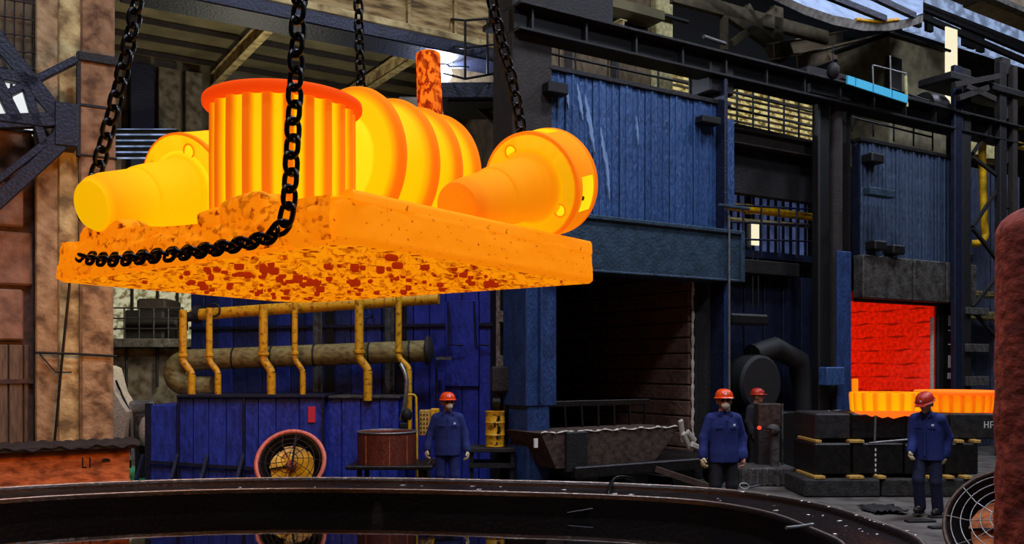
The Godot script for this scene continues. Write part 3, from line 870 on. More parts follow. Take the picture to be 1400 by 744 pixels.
	for px in [320, 372, 430, 505, 560]:
		var c := P(px, 491 - (px - 294) * 0.038, 15.5 + (584 - px) * 0.0018)
		pt("clamp", MB.new().tube(circle(c, 0.19, Vector3(0, 0, 1), Vector3.UP, 24), 0.014, 6, true), M.dark, mf)
	pt("end_flange", MB.new().lathe([Vector2(0, -0.04), Vector2(0.23, -0.04), Vector2(0.25, -0.02), Vector2(0.25, 0.02), Vector2(0.2, 0.05), Vector2(0.12, 0.09), Vector2(0, 0.1)], 24, Transform3D(Basis(Vector3.BACK, -PI / 2) , P(585, 479.5, 15.5))), M.darkbrown, mf)
	pt("bracket", wrect(596, 488, 617, 492, 15.5, 0.2), M.slabgrey, mf)
	var hp := wthing("gas_header", "yellow header pipe just under the glowing tray", "pipe", P(320, 425, 16.0))
	pt("pipe", MB.new().tube([P(262, 431, 16.0), P(360, 424, 15.8), P(600, 408, 15.4)], 0.1, 12), M.yellow, hp)
	pt("flange", MB.new().lathe([Vector2(0, -0.05), Vector2(0.16, -0.05), Vector2(0.16, 0.05), Vector2(0, 0.05)], 18, Transform3D(Basis(Vector3.BACK, PI / 2), P(270, 430, 16.0))), M.dark, hp)
	pt("valve_wheel", MB.new().tube(circle(P(292, 424, 15.8), 0.11, Vector3.RIGHT, Vector3.UP, 14), 0.018, 6, true), M.dark, hp)
	pt("elbow", MB.new().tube([P(268, 432, 15.95), P(254, 434, 15.9), P(250, 440, 15.9), P(250, 452, 15.9)], 0.09, 10), M.dark, hp)
	var pos := ["first", "second", "third", "fourth", "fifth", "sixth"]
	var pn := [[250, 428, 262, 13], [286, 425, 298, 11], [360, 421, 371, 15], [403, 418, 414, 10], [491, 412, 503, 15], [545, 410, 559, 11]]
	for k in 6:
		var q: Array = pn[k]
		var zz := 15.25 - 0.02 * k
		var yb: float = 492.0 - (q[0] - 250) * 0.02
		var o := wthing("burner_pipe", "%s yellow burner pipe from the left, crossing before the thick dull pipe" % pos[k], "pipe", P(q[0], 545, zz), "yellow burner pipes")
		var rr: float = q[3] * zz / F * 0.4
		pt("upper_run", MB.new().tube([P(q[0], q[1] - 4, zz), P(q[0], yb, zz)], rr, 10), M.yellow, o)
		pt("offset_bend", MB.new().tube([P(q[0], yb, zz), P(q[0] + 2, yb + 5, zz), P(q[2] - 2, yb + 15, zz), P(q[2], yb + 20, zz)], rr * 0.95, 10), M.yellow, o)
		pt("lower_run", MB.new().tube([P(q[2], yb + 20, zz), P(q[2], 590 if k == 5 else 548, zz)], rr, 10), M.yellow, o)
		pt("union", MB.new().lathe([Vector2(rr, -0.03), Vector2(rr * 1.35, -0.02), Vector2(rr * 1.35, 0.02), Vector2(rr, 0.03)], 12, Transform3D(Basis(), P(q[0], yb - 6, zz))), M.yellow, o)
	var fh := wthing("flexible_hose", "braided metal hose hanging beside the last yellow burner pipe", "hose", P(550, 520, 15.0))
	pt("hose", MB.new().tube([P(548, 498, 15.05), P(553, 508, 15.0), P(556, 520, 14.95), P(555, 540, 14.95), P(552, 560, 14.95), P(548, 575, 15.0)], 0.035, 10), M.steel, fh)
	pt("valve_body", MB.new().ball(P(556, 568, 14.9), Vector3(0.09, 0.12, 0.09), 10).box(P(552, 582, 14.9), Vector3(0.14, 0.1, 0.12), Basis(), 0.02), M.dark, fh)
	pt("valve_stem", MB.new().tube([P(560, 575, 14.85), P(560, 592, 14.85)], 0.03, 8), M.yellow, fh)
	# blue steel box
	var z := 14.9
	var bx := wthing("steel_box", "long blue panelled steel box behind the cage fan", "container", P(375, 640, z) * Vector3(1, 0, 1))
	var seams := [243.0, 264.0, 285.0, 309.0, 332.0, 353.0, 377.0, 409.0, 441.0]
	pt("step_panel", wrect(205, 554, 241, 672, z, 1.6, 0.01), M.blue1, bx)
	for k in seams.size() - 1:
		pt("panel", wrect(seams[k] + 0.4, 542.5, seams[k + 1] - 0.4, 672, z - 0.01 * (k % 2), 0.06, 0.008), M["blue%d" % (k % 3)], bx)
	pt("body", wrect(242, 543, 441, 672, z + 0.07, 1.5, 0.01), M.blue0, bx)
	pt("end_post", wrect(198, 552, 206, 672, z - 0.02, 0.1), M.darkblue, bx)
	for px in [243, 333, 441]: pt("rib", wrect(px - 1.5, 541, px + 1.5, 672, z - 0.06, 0.08, 0.005), M.darkblue, bx)
	pt("top_rim", wrect(241, 540, 444, 544, z - 0.08, 1.6, 0.008), M.darkblue, bx)
	pt("waist_rail", MB.new().beam(P(206, 632, z - 0.05), P(350, 641, z - 0.05), 0.05, 0.05), M.darkblue, bx)
	for px in [243, 284, 333]: pt("brace", MB.new().beam(P(px, 622, z - 0.05), P(px - 12, 668, z - 0.45), 0.05, 0.05), M.darkblue, bx)
	pt("paint_mark", wrect(421, 556, 431, 578, z - 0.03, 0.02, 0.004), M.red_paint, bx, "red sprayed paint mark")
	pt("prop", MB.new().beam(P(196, 622, z), P(183, 668, z - 0.3), 0.05, 0.05), M.darkblue, bx)
	pt("foot", wrect(205, 672, 441, 679, z, 1.4), M.black, bx)
	var b2 := wthing("steel_cabinet", "darker blue steel cabinet behind the rusty tub, with a lip along its top", "cabinet", P(500, 640, z + 0.4) * Vector3(1, 0, 1))
	var s2 := [444.0, 467.0, 493.0, 519.0, 545.0]
	for k in 4: pt("panel", wrect(s2[k] + 0.4, 544, s2[k + 1] - 0.4, 672, z + 0.3 - 0.01 * (k % 2), 0.06, 0.008), M["blue%d" % (k % 2)], b2)
	pt("body", wrect(444, 544, 545, 672, z + 0.37, 1.0, 0.01), M.blue0, b2)
	pt("top_rim", wrect(443, 541.5, 547, 545, z + 0.24, 1.2, 0.008), M.slabgrey, b2)
	pt("foot", wrect(444, 670, 545, 676, z + 0.36, 0.9), M.black, b2)
	# rusty tub on a trolley
	var tz := 13.9
	var tb := wthing("rusty_tub", "round reddish brown steel tub standing on a black trolley", "tub", P(529, 638, tz))
	var tc := P(529, 637, tz)
	var tr := 40.0 * tz / F
	pt("body", MB.new().lathe([Vector2(0, 0), Vector2(tr - 0.02, 0), Vector2(tr, 0.02), Vector2(tr, 0.5), Vector2(tr - 0.015, 0.52), Vector2(tr - 0.03, 0.5), Vector2(tr - 0.03, 0.06), Vector2(0, 0.06)], 40, Transform3D(Basis(), tc)), M.rust_red, tb)
	pt("rim_ring", MB.new().tube(circle(tc + Vector3(0, 0.52, 0), tr, Vector3.RIGHT, Vector3.FORWARD, 40), 0.016, 6, true), M.steel, tb, "scuffed bright rim")
	for t in [0.7, 1.35, 2.2]: pt("weld_seam", MB.new().beam(tc + Vector3(cos(t) * tr, 0.03, sin(t) * tr), tc + Vector3(cos(t) * tr, 0.48, sin(t) * tr), 0.012, 0.012), M.rust, tb)
	var ty := wthing("trolley", "flat black trolley under the rusty tub", "trolley", P(529, 650, tz) * Vector3(1, 0, 1))
	pt("deck", wrect(472, 637.5, 592, 643, tz - 0.5, 1.0, 0.015), M.block, ty)
	for px in [488, 572]: for dz in [0.0, 0.7]: pt("leg", MB.new().span(P(px, 643, tz - 0.4) + Vector3(0, 0, -dz), Vector3(P(px + 6, 0, tz - 0.4).x, 0, -tz + 0.34 - dz)), M.dark, ty)
	pt("handle", MB.new().tube([P(580, 640, tz - 0.1), P(592, 628, tz - 0.1), P(600, 630, tz - 0.1)], 0.018, 8), M.steel, ty)
	# slender yellow frame and control box
	var yf := wthing("pipe_frame", "slender yellow bent pipe standing by the control box", "pipe", P(568, 660, 14.5) * Vector3(1, 0, 1))
	pt("pipe", MB.new().tube([P(558, 540, 14.5), P(566, 540, 14.5), P(569, 543, 14.5), P(570, 600, 14.5), Vector3(P(570, 0, 14.5).x, 0, -14.5)], 0.02, 8), M.yellow_bright, yf)
	var cb := wthing("control_box", "small yellow control box with columns of black writing", "box", P(583, 595, 14.8))
	pt("case", wrect(573, 561, 588, 596, 14.7, 0.2, 0.012), M.wood, cb)
	pt("side_cover", wrect(588.5, 559, 600, 596, 14.75, 0.2, 0.012), M.yellow, cb)
	var wr := MB.new()
	for col in 3:
		for k in 5:
			var c := P(575.5 + col * 4.2, 566.5 + k * 6, 14.7) + Vector3(0, 0, 0.001)
			wr.box(c, Vector3(0.024, 0.008, 0.004)).box(c + Vector3(0, -0.02, 0), Vector3(0.028, 0.008, 0.004)).box(c + Vector3(-0.006 + 0.004 * (k % 3), -0.012, 0), Vector3(0.008, 0.034, 0.004)).box(c + Vector3(0.008, -0.008, 0), Vector3(0.006, 0.022, 0.004))
	pt("writing", wr, M.black, cb, "columns of black characters")
	pt("post", MB.new().span(P(582, 596, 14.75), Vector3(P(588, 0, 14.75).x, 0, -14.85)), M.dark, cb)

func circle(c: Vector3, r: float, a: Vector3, b: Vector3, n: int) -> Array:
	var p := []
	for i in n: p.append(c + a * (r * cos(TAU * i / n)) + b * (r * sin(TAU * i / n)))
	return p

# ---------------------------------------------------------------- the two furnaces
func furnace_door(o: Node3D, s0: float, s1: float, y0: float, y1: float, n: int, d: float, mats: String) -> void:
	var w := (s1 - s0) / n
	for k in n:
		var m := MB.new()
		var x := s0 + w * k
		var pr := 0.02 * (k % 2) + rng.randf() * 0.008
		m.span(Vector3(x + 0.006, y0, d - 0.08), Vector3(x + w - 0.006, y1, d - 0.03 + pr), 0.012)
		m.span(Vector3(x + w * 0.5 - 0.02, y0 + 0.02, d - 0.04), Vector3(x + w * 0.5 + 0.02, y1 - 0.02, d - 0.01 + pr), 0.008)
		pt("door_panel", m, M[mats + str(rng.randi_range(0, 3))], o)
	pt("backing", MB.new().span(Vector3(s0 - 0.02, y0, d - 0.25), Vector3(s1 + 0.02, y1, d - 0.08)), M.darkblue, o)
	pt("top_edge", MB.new().span(Vector3(s0 - 0.05, y1 - 0.02, d - 0.26), Vector3(s1 + 0.05, y1 + 0.06, d + 0.03), 0.01), M.dark, o)

func furnaces() -> void:
	# ---- furnace one
	var f := hthing("furnace", "dark open furnace in the middle, its blue door raised above a cold black chamber", "furnace", Vector3(2.0, 0, 0))
	var yt := HP(740, 86, 0.3).y - 0.06
	pt("shell", MB.new().span(Vector3(-0.25, 4.0, -6.2), Vector3(4.0, 5.0, -0.3)).span(Vector3(-0.25, 0, -6.2), Vector3(-0.1, 4.2, -0.05)).span(Vector3(3.45, 0, -6.2), Vector3(4.0, 4.2, -0.05)).span(Vector3(-0.25, 0, -6.5), Vector3(4.0, 5.0, -6.1)), M.dark, f)
	for k in 13:
		pt("lining_course", MB.new().span(Vector3(3.3, 0.3 + k * 0.29, -6.1), Vector3(3.46, 0.3 + k * 0.29 + 0.275, -0.06), 0.02), M.brickdark, f)
		pt("lining_course", MB.new().span(Vector3(-0.1, 0.3 + k * 0.29, -6.1), Vector3(3.3, 0.3 + k * 0.29 + 0.275, -5.95), 0.02), M.brickdark, f)
	var edge := MB.new()
	edge.grid(8, 40, func(i: int, j: int) -> Vector3:
		var t := TAU * i / 8.0
		var r := 0.026 + 0.01 * sin(j * 2.1) + 0.008 * sin(j * 5.3 + i)
		return Vector3(3.36 + r * sin(t) + 0.008 * sin(j * 0.9), 0.75 + j * 0.074, -0.02 + r * cos(t)), true)
	pt("fibre_seal", edge, M.fibre, f, "ragged pale fibre strip down the right jamb")
	pt("jamb", MB.new().span(Vector3(3.42, 0, -0.3), Vector3(4.0, 3.7, 0.0), 0.02), M.dark, f)
	var d1 := hthing("furnace_door", "large blue ribbed steel door raised over the first furnace, chalk streaked at its left", "door", Vector3(2.0, 3.6, 0.3))
	furnace_door(d1, 0.0, 3.95, 4.45, yt, 14, 0.3, "door")
	var lt := MB.new()
	var ya := 3.62
	lt.span(Vector3(-0.3, ya, 0.05), Vector3(4.05, ya + 0.9, 0.55), 0.03)
	pt("bottom_beam", lt, M.lintel, d1, "plain blue grey bottom beam")
	pt("beam_edge", MB.new().span(Vector3(3.98, ya, 0.5), Vector3(4.07, ya + 0.92, 0.6), 0.01), M.lintel, d1)
	pt("beam_lip", MB.new().span(Vector3(-0.3, ya + 0.86, 0.5), Vector3(4.05, ya + 0.93, 0.6), 0.01).span(Vector3(-0.3, ya, 0.5), Vector3(4.05, ya + 0.04, 0.58), 0.01), M.lintel, d1)
	for q in [[745, 112, 772, 126, 0], [955, 158, 980, 167, 0], [938, 322, 950, 330, 0]]:
		var a := HP(q[0], q[1], 0.4)
		var b := HP(q[2], q[3], 0.4)
		pt("latch", MB.new().span(Vector3(a.x, b.y - 0.08, 0.3), Vector3(b.x, a.y, 0.52), 0.02), M.black, d1)
	for q in [[0.5, 0.15, 0.62, 0.75, 0.05], [0.66, 0.3, 0.86, 1.25, 0.07], [0.98, 0.8, 1.1, 1.5, 0.05], [1.1, 1.2, 1.17, 2.0, 0.045], [0.28, 0.2, 0.33, 0.6, 0.04], [1.75, 0.5, 1.8, 1.0, 0.03]]:
		pt("chalk_streak", chalk(Vector3(q[0], yt - q[1], 0.0), Vector3(q[2], yt - q[3], 0.0), q[4]), M.chalk, d1, "pale chalky streak")
	pt("side_guide", MB.new().span(Vector3(3.72, 5.0, 0.3), Vector3(3.98, 6.6, 0.42), 0.01), M.door1, d1)
	# posts
	var p1 := hthing("furnace_post", "blue box section post on the left of the first furnace, dark towards the top", "post", Vector3(-0.28, 0, 0.3), "")
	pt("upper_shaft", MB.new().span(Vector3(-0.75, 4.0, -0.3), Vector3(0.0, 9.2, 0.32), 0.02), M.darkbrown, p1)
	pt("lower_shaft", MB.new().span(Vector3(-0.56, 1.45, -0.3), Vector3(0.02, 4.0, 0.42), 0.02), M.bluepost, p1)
	pt("web", MB.new().span(Vector3(-0.34, 1.5, 0.4), Vector3(-0.3, 4.0, 0.5), 0.01), M.bluepost, p1)
	pt("base", MB.new().span(Vector3(-0.52, 0, -0.2), Vector3(-0.1, 1.5, 0.4), 0.02), M.bluepost, p1)
	var p2 := hthing("furnace_post", "dark navy post between the first furnace and the shadowed bay", "post", Vector3(4.1, 0, 0.3), "")
	pt("shaft", MB.new().span(Vector3(HP(970, 300, 0.1).x, 0, 0.1), Vector3(HP(996, 300, 0.5).x, 7.3, 0.5), 0.02), M.darkblue, p2)
	pt("flange", MB.new().span(Vector3(HP(994, 300, 0.55).x, 0, 0.46), Vector3(HP(1000, 300, 0.6).x, 4.6, 0.58), 0.01), M.bluepost, p2)
	pt("head", MB.new().span(Vector3(3.4, 7.05, -0.2), Vector3(4.0, 7.6, 0.4), 0.03), M.black, p2)
	pt("clip", MB.new().span(HP(984, 278, 0.62), HP(1022, 288, 0.55), 0.01), M.lintel, p2)
	pt("conduit", MB.new().tube([Vector3(HP(997, 300, 0.6).x, 0.4, 0.6), Vector3(HP(997, 300, 0.6).x, 4.8, 0.6)], 0.02, 8), M.steel, p2)
	# the car with its trough
	var car := hthing("furnace_car", "dark furnace car with a ragged edged trough before the cold chamber", "car", Vector3(1.6, 0, 1.0))
	var ta := HP(737, 594, 0.9)
	var tb := HP(926, 592, 0.9)
	var tl := tb.x - ta.x
	var tro := PackedVector2Array([Vector2(0.0, 0.55), Vector2(0.28, 0.0), Vector2(tl - 0.55, 0.0), Vector2(tl, 0.55)])
	pt("trough", MB.new().prism(tro, -1.0, 0.0, Transform3D(Basis(), Vector3(ta.x, 0.52, 0.95))), M.trough, car)
	var rg := MB.new()
	rg.grid(60, 6, func(i: int, j: int) -> Vector3:
		var t := TAU * j / 6.0
		var r := 0.016 + 0.008 * sin(i * 1.7) + 0.008 * sin(i * 3.9)
		return Vector3(ta.x + tl * i / 59.0, 1.075 + 0.012 * sin(i * 0.8) + r * sin(t), 0.95 + r * cos(t)), false, true)
	pt("ragged_edge", rg, M.fibre, car, "pale ragged fibre along the top edge")
	var flap := MB.new()
	for k in 4: flap.box(Vector3(ta.x + tl + 0.06 + 0.1 * k, 1.0 - 0.12 * (k % 2) - 0.05 * k, 0.95), Vector3(0.1, 0.42 - 0.05 * k, 0.06), Basis(Vector3.BACK, 0.35 + 0.3 * k) * Basis(Vector3.RIGHT, 0.2), 0.02)
	pt("torn_fibre", flap, M.fibre, car, "torn pale fibre hanging at the right end")
	pt("deck", MB.new().span(Vector3(-0.1, 0.36, -4.0), Vector3(3.2, 0.54, 1.1), 0.02), M.block, car)
	pt("side_plate", MB.new().span(Vector3(-0.2, 0.45, 0.9), Vector3(0.2, 1.08, 1.02), 0.02), M.dark, car)
	pt("white_tag", MB.new().span(HP(731, 600, 1.06), HP(734, 612, 1.03)), M.white, car)
	for s in [0.2, 1.2, 2.2, 3.0]:
		pt("wheel", MB.new().lathe([Vector2(0, -0.08), Vector2(0.2, -0.08), Vector2(0.2, 0.04), Vector2(0.24, 0.04), Vector2(0.24, 0.08), Vector2(0, 0.08)], 20, Transform3D(Basis(Vector3.RIGHT, PI / 2), Vector3(s, 0.25, 0.9))), M.block, car)
	pt("drawbar", MB.new().beam(Vector3(1.5, 0.42, 1.1), Vector3(2.2, 0.1, 1.9), 0.09, 0.09), M.trough, car)
	var rk := hthing("rack", "faint steel rack with thin uprights standing on the furnace car", "rack", Vector3(1.5, 0.54, 0.2))
	var ra := HP(744, 549, 0.1)
	var rb := HP(888, 549, 0.1)
	pt("top_rail", MB.new().span(Vector3(ra.x, ra.y - 0.1, 0.05), Vector3(rb.x, ra.y, 0.12), 0.01), M.block, rk)
	for k in 7:
		var x := lerpf(ra.x + 0.05, rb.x - 0.1, k / 6.0)
		pt("upright", MB.new().beam(Vector3(x, ra.y - 0.05, 0.1), Vector3(x + 0.08 - 0.02 * k, 0.56, 0.12), 0.035, 0.035), M.block, rk)
	# ---- furnace two
	var g := hthing("furnace", "glowing furnace on the right with a red hot fibre lining", "furnace", Vector3(9.7, 0, 0))
	var gs0 := 7.87
	pt("shell", MB.new().span(Vector3(gs0 - 0.05, 3.7, -4.2), Vector3(11.7, 5.0, -0.3)).span(Vector3(gs0 - 0.1, 0, -4.2), Vector3(gs0 - 0.02, 4.2, -0.05)).span(Vector3(10.75, 0, -4.2), Vector3(11.8, 4.2, -0.02)).span(Vector3(gs0 - 0.05, 0, -4.5), Vector3(11.7, 5.0, -4.0)), M.dark, g)
	var yb := 1.2
	for k in 8:
		var y0 := yb + k * 0.315
		for side in 2:
			var c := MB.new()
			var kk := k
			c.grid(30, 5, func(i: int, j: int) -> Vector3:
				var q := 0.014 * sin(i * 0.5 + kk * 2.0) + 0.008 * sin(i * 1.7 + kk)
				var q2 := 0.014 * sin(i * 0.5 + kk * 2.0 + 2.0) + 0.008 * sin(i * 1.7 + kk + 1.0) + 0.008 * sin(i * 0.9 + kk)
				var y := y0 + lerpf(q + 0.006, 0.309 + q2, j / 4.0)
				var bulge := 0.03 * sin(PI * j / 4.0) + 0.01 * sin(i * 1.1 + j * 2 + kk)
				if side == 0: return Vector3(10.68 - bulge, y, -4.0 + 4.0 * i / 29.0)
				return Vector3(gs0 + (10.68 - gs0) * i / 29.0, y, -3.92 + bulge), false, false)
			pt("fibre_layer", c, M.hot_fibre, g)
	pt("lining_back", MB.new().span(Vector3(10.68, yb, -4.0), Vector3(10.76, 3.75, -0.02)).span(Vector3(gs0, yb, -4.0), Vector3(10.7, 3.75, -3.94)), M.hot_crack, g)
	pt("fibre_seal", MB.new().span(Vector3(10.6, 1.2, -0.06), Vector3(10.67, 3.2, 0.02), 0.02), M.fibre, g)
	pt("hearth", MB.new().span(Vector3(gs0, 0.2, -4.0), Vector3(10.7, 1.2, -0.02)), M.brickdark, g)
	pt("hot_stub", MB.new().span(HP(1167, 518, -0.3), HP(1171, 536, -0.36), 0.02), M.hot_ring, g)
	pt("jamb", MB.new().span(Vector3(10.75, 0, -0.1), Vector3(11.75, 3.6, 0.06), 0.02), M.dark, g)
	for q in [[1297, 431, 1302, 446], [1297, 451, 1302, 453], [1297, 470, 1302, 472], [1297, 486, 1303, 503], [1296, 510, 1303, 518]]:
		pt("white_tag", MB.new().span(HP(q[0], q[1], 0.07), HP(q[2], q[3], 0.05)), M.white, g)
	var d2 := hthing("furnace_door", "narrower blue ribbed steel door raised over the glowing furnace", "door", Vector3(9.7, 3.6, 0.25))
	furnace_door(d2, 7.9, 11.6, 4.35, HP(1165, 185, 0.2).y - 0.06, 16, 0.2, "dull")
	for q in [[7.8, 9.45], [9.47, 10.6], [10.62, 11.75]]:
		pt("apron_plate", MB.new().span(Vector3(q[0], 3.5, 0.05), Vector3(q[1], 4.4, 0.3 + 0.02 * q[0] - 0.15), 0.02), M.lintel_grey, d2, "grimy grey apron plate")
	pt("ragged_lip", MB.new().span(Vector3(7.9, 3.44, -0.05), Vector3(10.9, 3.56, 0.1), 0.03), M.dark, d2)
	for q in [[7.9, 6.3], [8.0, 4.5], [8.6, 4.45], [11.1, 4.45]]:
		pt("latch", MB.new().span(Vector3(q[0], q[1], 0.15), Vector3(q[0] + 0.4, q[1] + 0.2, 0.45), 0.03), M.black, d2)
	pt("side_guide", MB.new().span(Vector3(11.3, 4.5, 0.2), Vector3(11.6, 6.4, 0.34), 0.01), M.door1, d2)
	var p3 := hthing("furnace_post", "group of dark columns between the shadowed bay and the glowing furnace", "post", Vector3(7.2, 0, 0.3), "")
	pt("left_column", MB.new().span(Vector3(HP(1109, 300, 0.1).x, 0, 0.1), Vector3(HP(1135, 300, 0.3).x, 8.0, 0.3), 0.03), M.black, p3)
	pt("middle_column", MB.new().lathe([Vector2(0.14, 0), Vector2(0.14, 8.0)], 20, Transform3D(Basis(), Vector3(HP(1142, 300, 0.2).x, 0, 0.2))), M.darkbrown, p3)
	pt("right_column", MB.new().span(Vector3(HP(1149, 300, 0.05).x, 0, -0.1), Vector3(HP(1163, 300, 0.3).x, 8.0, 0.3), 0.02), M.dark, p3)
	pt("blue_face", MB.new().span(Vector3(HP(1141, 300, 0.34).x, 0, 0.36), Vector3(HP(1163, 300, 0.4).x, 4.4, 0.42), 0.01), M.bluepost, p3)
	pt("head", MB.new().span(Vector3(HP(1100, 100, 0.3).x, HP(1110, 132, 0.3).y, 0.0), Vector3(HP(1160, 100, 0.3).x, HP(1110, 92, 0.3).y, 0.4), 0.05), M.black, p3)
	pt("clip", MB.new().span(Vector3(7.5, 5.55, 0.5), Vector3(8.3, 5.7, 0.7), 0.01), M.lintel, p3)
	pt("switch_box", MB.new().span(HP(1131, 502, 0.62), HP(1143, 527, 0.4), 0.02), M.door3, p3)
	pt("white_clip", MB.new().span(HP(1130, 562, 0.62), HP(1146, 566, 0.5)), M.white, p3)

func chalk(a: Vector3, b: Vector3, w: float) -> MB:      # a dried splash on the door: thin, ragged
	var m := MB.new()
	var poly := PackedVector2Array()
	var n := 14
	for i in n: poly.append(Vector2(lerpf(a.x, b.x, i / 13.0) - w * (0.3 + 0.5 * absf(sin(i * 2.3))) * sin(PI * (i + 0.7) / n), lerpf(a.y, b.y, i / 13.0)))
	for i in n:
		var k := n - 1 - i
		poly.append(Vector2(lerpf(a.x, b.x, k / 13.0) + w * (0.3 + 0.5 * absf(sin(k * 1.7))) * sin(PI * (k + 0.7) / n), lerpf(a.y, b.y, k / 13.0) - 0.01))
	return m.prism(poly, 0.26, 0.319)

# ---------------------------------------------------------------- above and between the furnaces
func upper_right() -> void:
	# runway girder over the doors
	var gd := hthing("runway_girder", "long black crane runway girder above both furnace doors", "girder", Vector3(5.0, 7.5, 0.4))
	var yt2 := HP(735, 15, 0.4).y
	var yb2 := HP(735, 44, 0.4).y
	pt("web", MB.new().span(Vector3(-0.75, yb2, 0.2), Vector3(13.5, yt2, 0.36)), M.black, gd)
	pt("top_flange", MB.new().span(Vector3(-0.75, yt2, 0.0), Vector3(13.5, yt2 + 0.05, 0.55), 0.01), M.dark, gd)
	pt("bottom_flange", MB.new().span(Vector3(-0.75, yb2 - 0.05, 0.05), Vector3(13.5, yb2, 0.5), 0.01), M.black, gd)
	for k in 14: pt("stiffener", MB.new().span(Vector3(-0.5 + k * 1.05, yb2, 0.34), Vector3(-0.46 + k * 1.05, yt2, 0.48)), M.black, gd)
	var up := hthing("roof_girder", "upper black girder crossing behind the runway near the top of the view", "girder", Vector3(1.0, 8.5, -1.0))
	pt("web", MB.new().span(Vector3(-0.3, 8.0, -1.2), Vector3(2.2, 9.0, -0.9)), M.dark, up)
	pt("flange", MB.new().span(Vector3(-0.3, 7.95, -1.4), Vector3(2.2, 8.05, -0.7)), M.dark, up)
	# wall of panels behind the doors
	var wp := hthing("wall_panel", "brown grey cladding wall above the first furnace, with a cream pier", "wall panel", Vector3(2.0, 7.0, -4.0))
	for q in [[600, 690], [691, 765], [766, 832], [833, 892]]:
		pt("panel", MB.new().span(Vector3(HP(q[0], 50, -4.0).x, 5.0, -4.2), Vector3(HP(q[1], 50, -4.0).x - 0.02, 13.0, -4.0), 0.02), M.beige, wp)
	pt("pier", MB.new().span(Vector3(HP(894, 50, -3.9).x, 5.0, -4.2), Vector3(HP(917, 50, -3.9).x, 13.0, -3.8), 0.03), M.cream, wp)
	pt("beam", MB.new().tube([HP(830, 0, -3.7), HP(918, 24, -3.7), HP(940, 30, -3.7)], 0.06, 8), M.black, wp)
	for q in [[775, 70, 783, 98], [838, 70, 846, 104]]: pt("trim_strip", MB.new().span(Vector3(HP(q[0], 80, -3.9).x, 5.0, -4.0), Vector3(HP(q[2], 80, -3.9).x, 13.0, -3.92)), M.darkbrown, wp)
	# warm louvred daylight band
	var d := -5.2
	var wl := struct("window", MB.new().span(Vector3(HP(915, 100, d).x, HP(985, 172, d).y, d - 0.1), Vector3(HP(1112, 100, d).x, HP(985, 112, d).y, d)), M.win_warm, O, TH)
	for k in 9:
		var yy := HP(985, 112, d).y - 0.06 - k * 0.155
		part("louvre", MB.new().box(Vector3((HP(915, 100, d).x + HP(1112, 100, d).x) / 2, yy, d + 0.06), Vector3(HP(1112, 100, d).x - HP(915, 100, d).x, 0.03, 0.12), Basis(Vector3.RIGHT, 0.7)), M.beige, wl)
	var wr := struct("window", MB.new().span(Vector3(HP(1135, 150, d).x, HP(1150, 178, d).y, d - 0.1), Vector3(HP(1212, 150, d).x, HP(1150, 152, d).y, d)), M.win_cream, O, TH)
	for px in [1162, 1185]: part("mullion", MB.new().span(Vector3(HP(px, 150, d).x, HP(1150, 178, d).y, d), Vector3(HP(px + 4, 150, d).x, HP(1150, 150, d).y, d + 0.1)), M.dark, wr)
	# grey wall over the louvres
	var gw := hthing("wall_panel", "weathered grey wall band above the warm louvred window", "wall panel", Vector3(6.5, 8.5, -5.3))
	pt("band", MB.new().span(Vector3(HP(918, 80, -5.3).x, HP(985, 116, -5.3).y, -5.5), Vector3(HP(1240, 80, -5.3).x, HP(985, 85, -5.3).y, -5.3), 0.02), M.greyhouse, gw)
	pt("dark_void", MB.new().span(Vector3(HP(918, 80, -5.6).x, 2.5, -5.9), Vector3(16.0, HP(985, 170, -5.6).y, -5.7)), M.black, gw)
	# walkways with rails on top of the doors
	var r1 := hthing("walkway_railing", "black handrail along the top of the first furnace door", "railing", Vector3(2.0, 7.2, -0.6))
	railing(r1, Vector3(0.1, 7.15, -0.5), Vector3(3.9, 7.15, -0.5), 0.62, 5, 0.022, M.black, 2)
	var r2 := hthing("walkway_railing", "black handrail in front of the warm louvred window", "railing", Vector3(5.5, 6.2, -0.6))
	railing(r2, HP(985, 166, -0.7), HP(1112, 194, -0.7), 0.95, 7, 0.022, M.black, 3)
	pt("kick_plate", MB.new().beam(HP(985, 169, -0.65), HP(1112, 197, -0.65), 0.04, 0.14), M.darkbrown, r2)
	var r3 := hthing("walkway_railing", "black handrail along the top of the narrower furnace door", "railing", Vector3(9.8, 7.0, -0.6))
	railing(r3, HP(1165, 180, -0.4), HP(1275, 206, -0.4), 0.62, 5, 0.022, M.black, 2)
	# shadowed bay between the furnaces
	var by := hthing("bay_gantry", "black gantry closing the top of the shadowed bay between the furnaces", "gantry", Vector3(5.4, 5.5, -1.0))
	pt("fascia", MB.new().span(Vector3(4.2, HP(990, 262, -0.35).y, -0.5), Vector3(7.3, HP(990, 176, -0.35).y, -0.35), 0.02), M.dark, by)
	pt("soffit_beam", MB.new().ibeam(Vector3(4.2, HP(990, 184, -0.2).y, -0.2), Vector3(7.3, HP(990, 184, -0.2).y, -0.2), 0.2, 0.3, 0.03), M.darkbrown, by)
	var bd := -0.95
	var bw := struct("window", MB.new().span(Vector3(HP(985, 300, bd).x, HP(990, 342, bd).y, bd - 0.15), Vector3(HP(1109, 300, bd).x, HP(990, 262, bd).y, bd - 0.1)), M.win_dim, O, TH)
	for k in 12:
		var px := 992.0 + k * 10.2
		part("glazing_bar", MB.new().span(Vector3(HP(px, 300, bd).x, HP(990, 342, bd).y, bd - 0.1), Vector3(HP(px + (7 if k == 3 else 1.2), 300, bd).x, HP(990, 262, bd).y, bd - 0.04)), M.darkblue, bw)
	part("sill", MB.new().span(Vector3(HP(985, 300, bd).x, HP(990, 350, bd).y, bd - 0.1), Vector3(HP(1109, 300, bd).x, HP(990, 340, bd).y, bd + 0.1)), M.darkblue, bw)
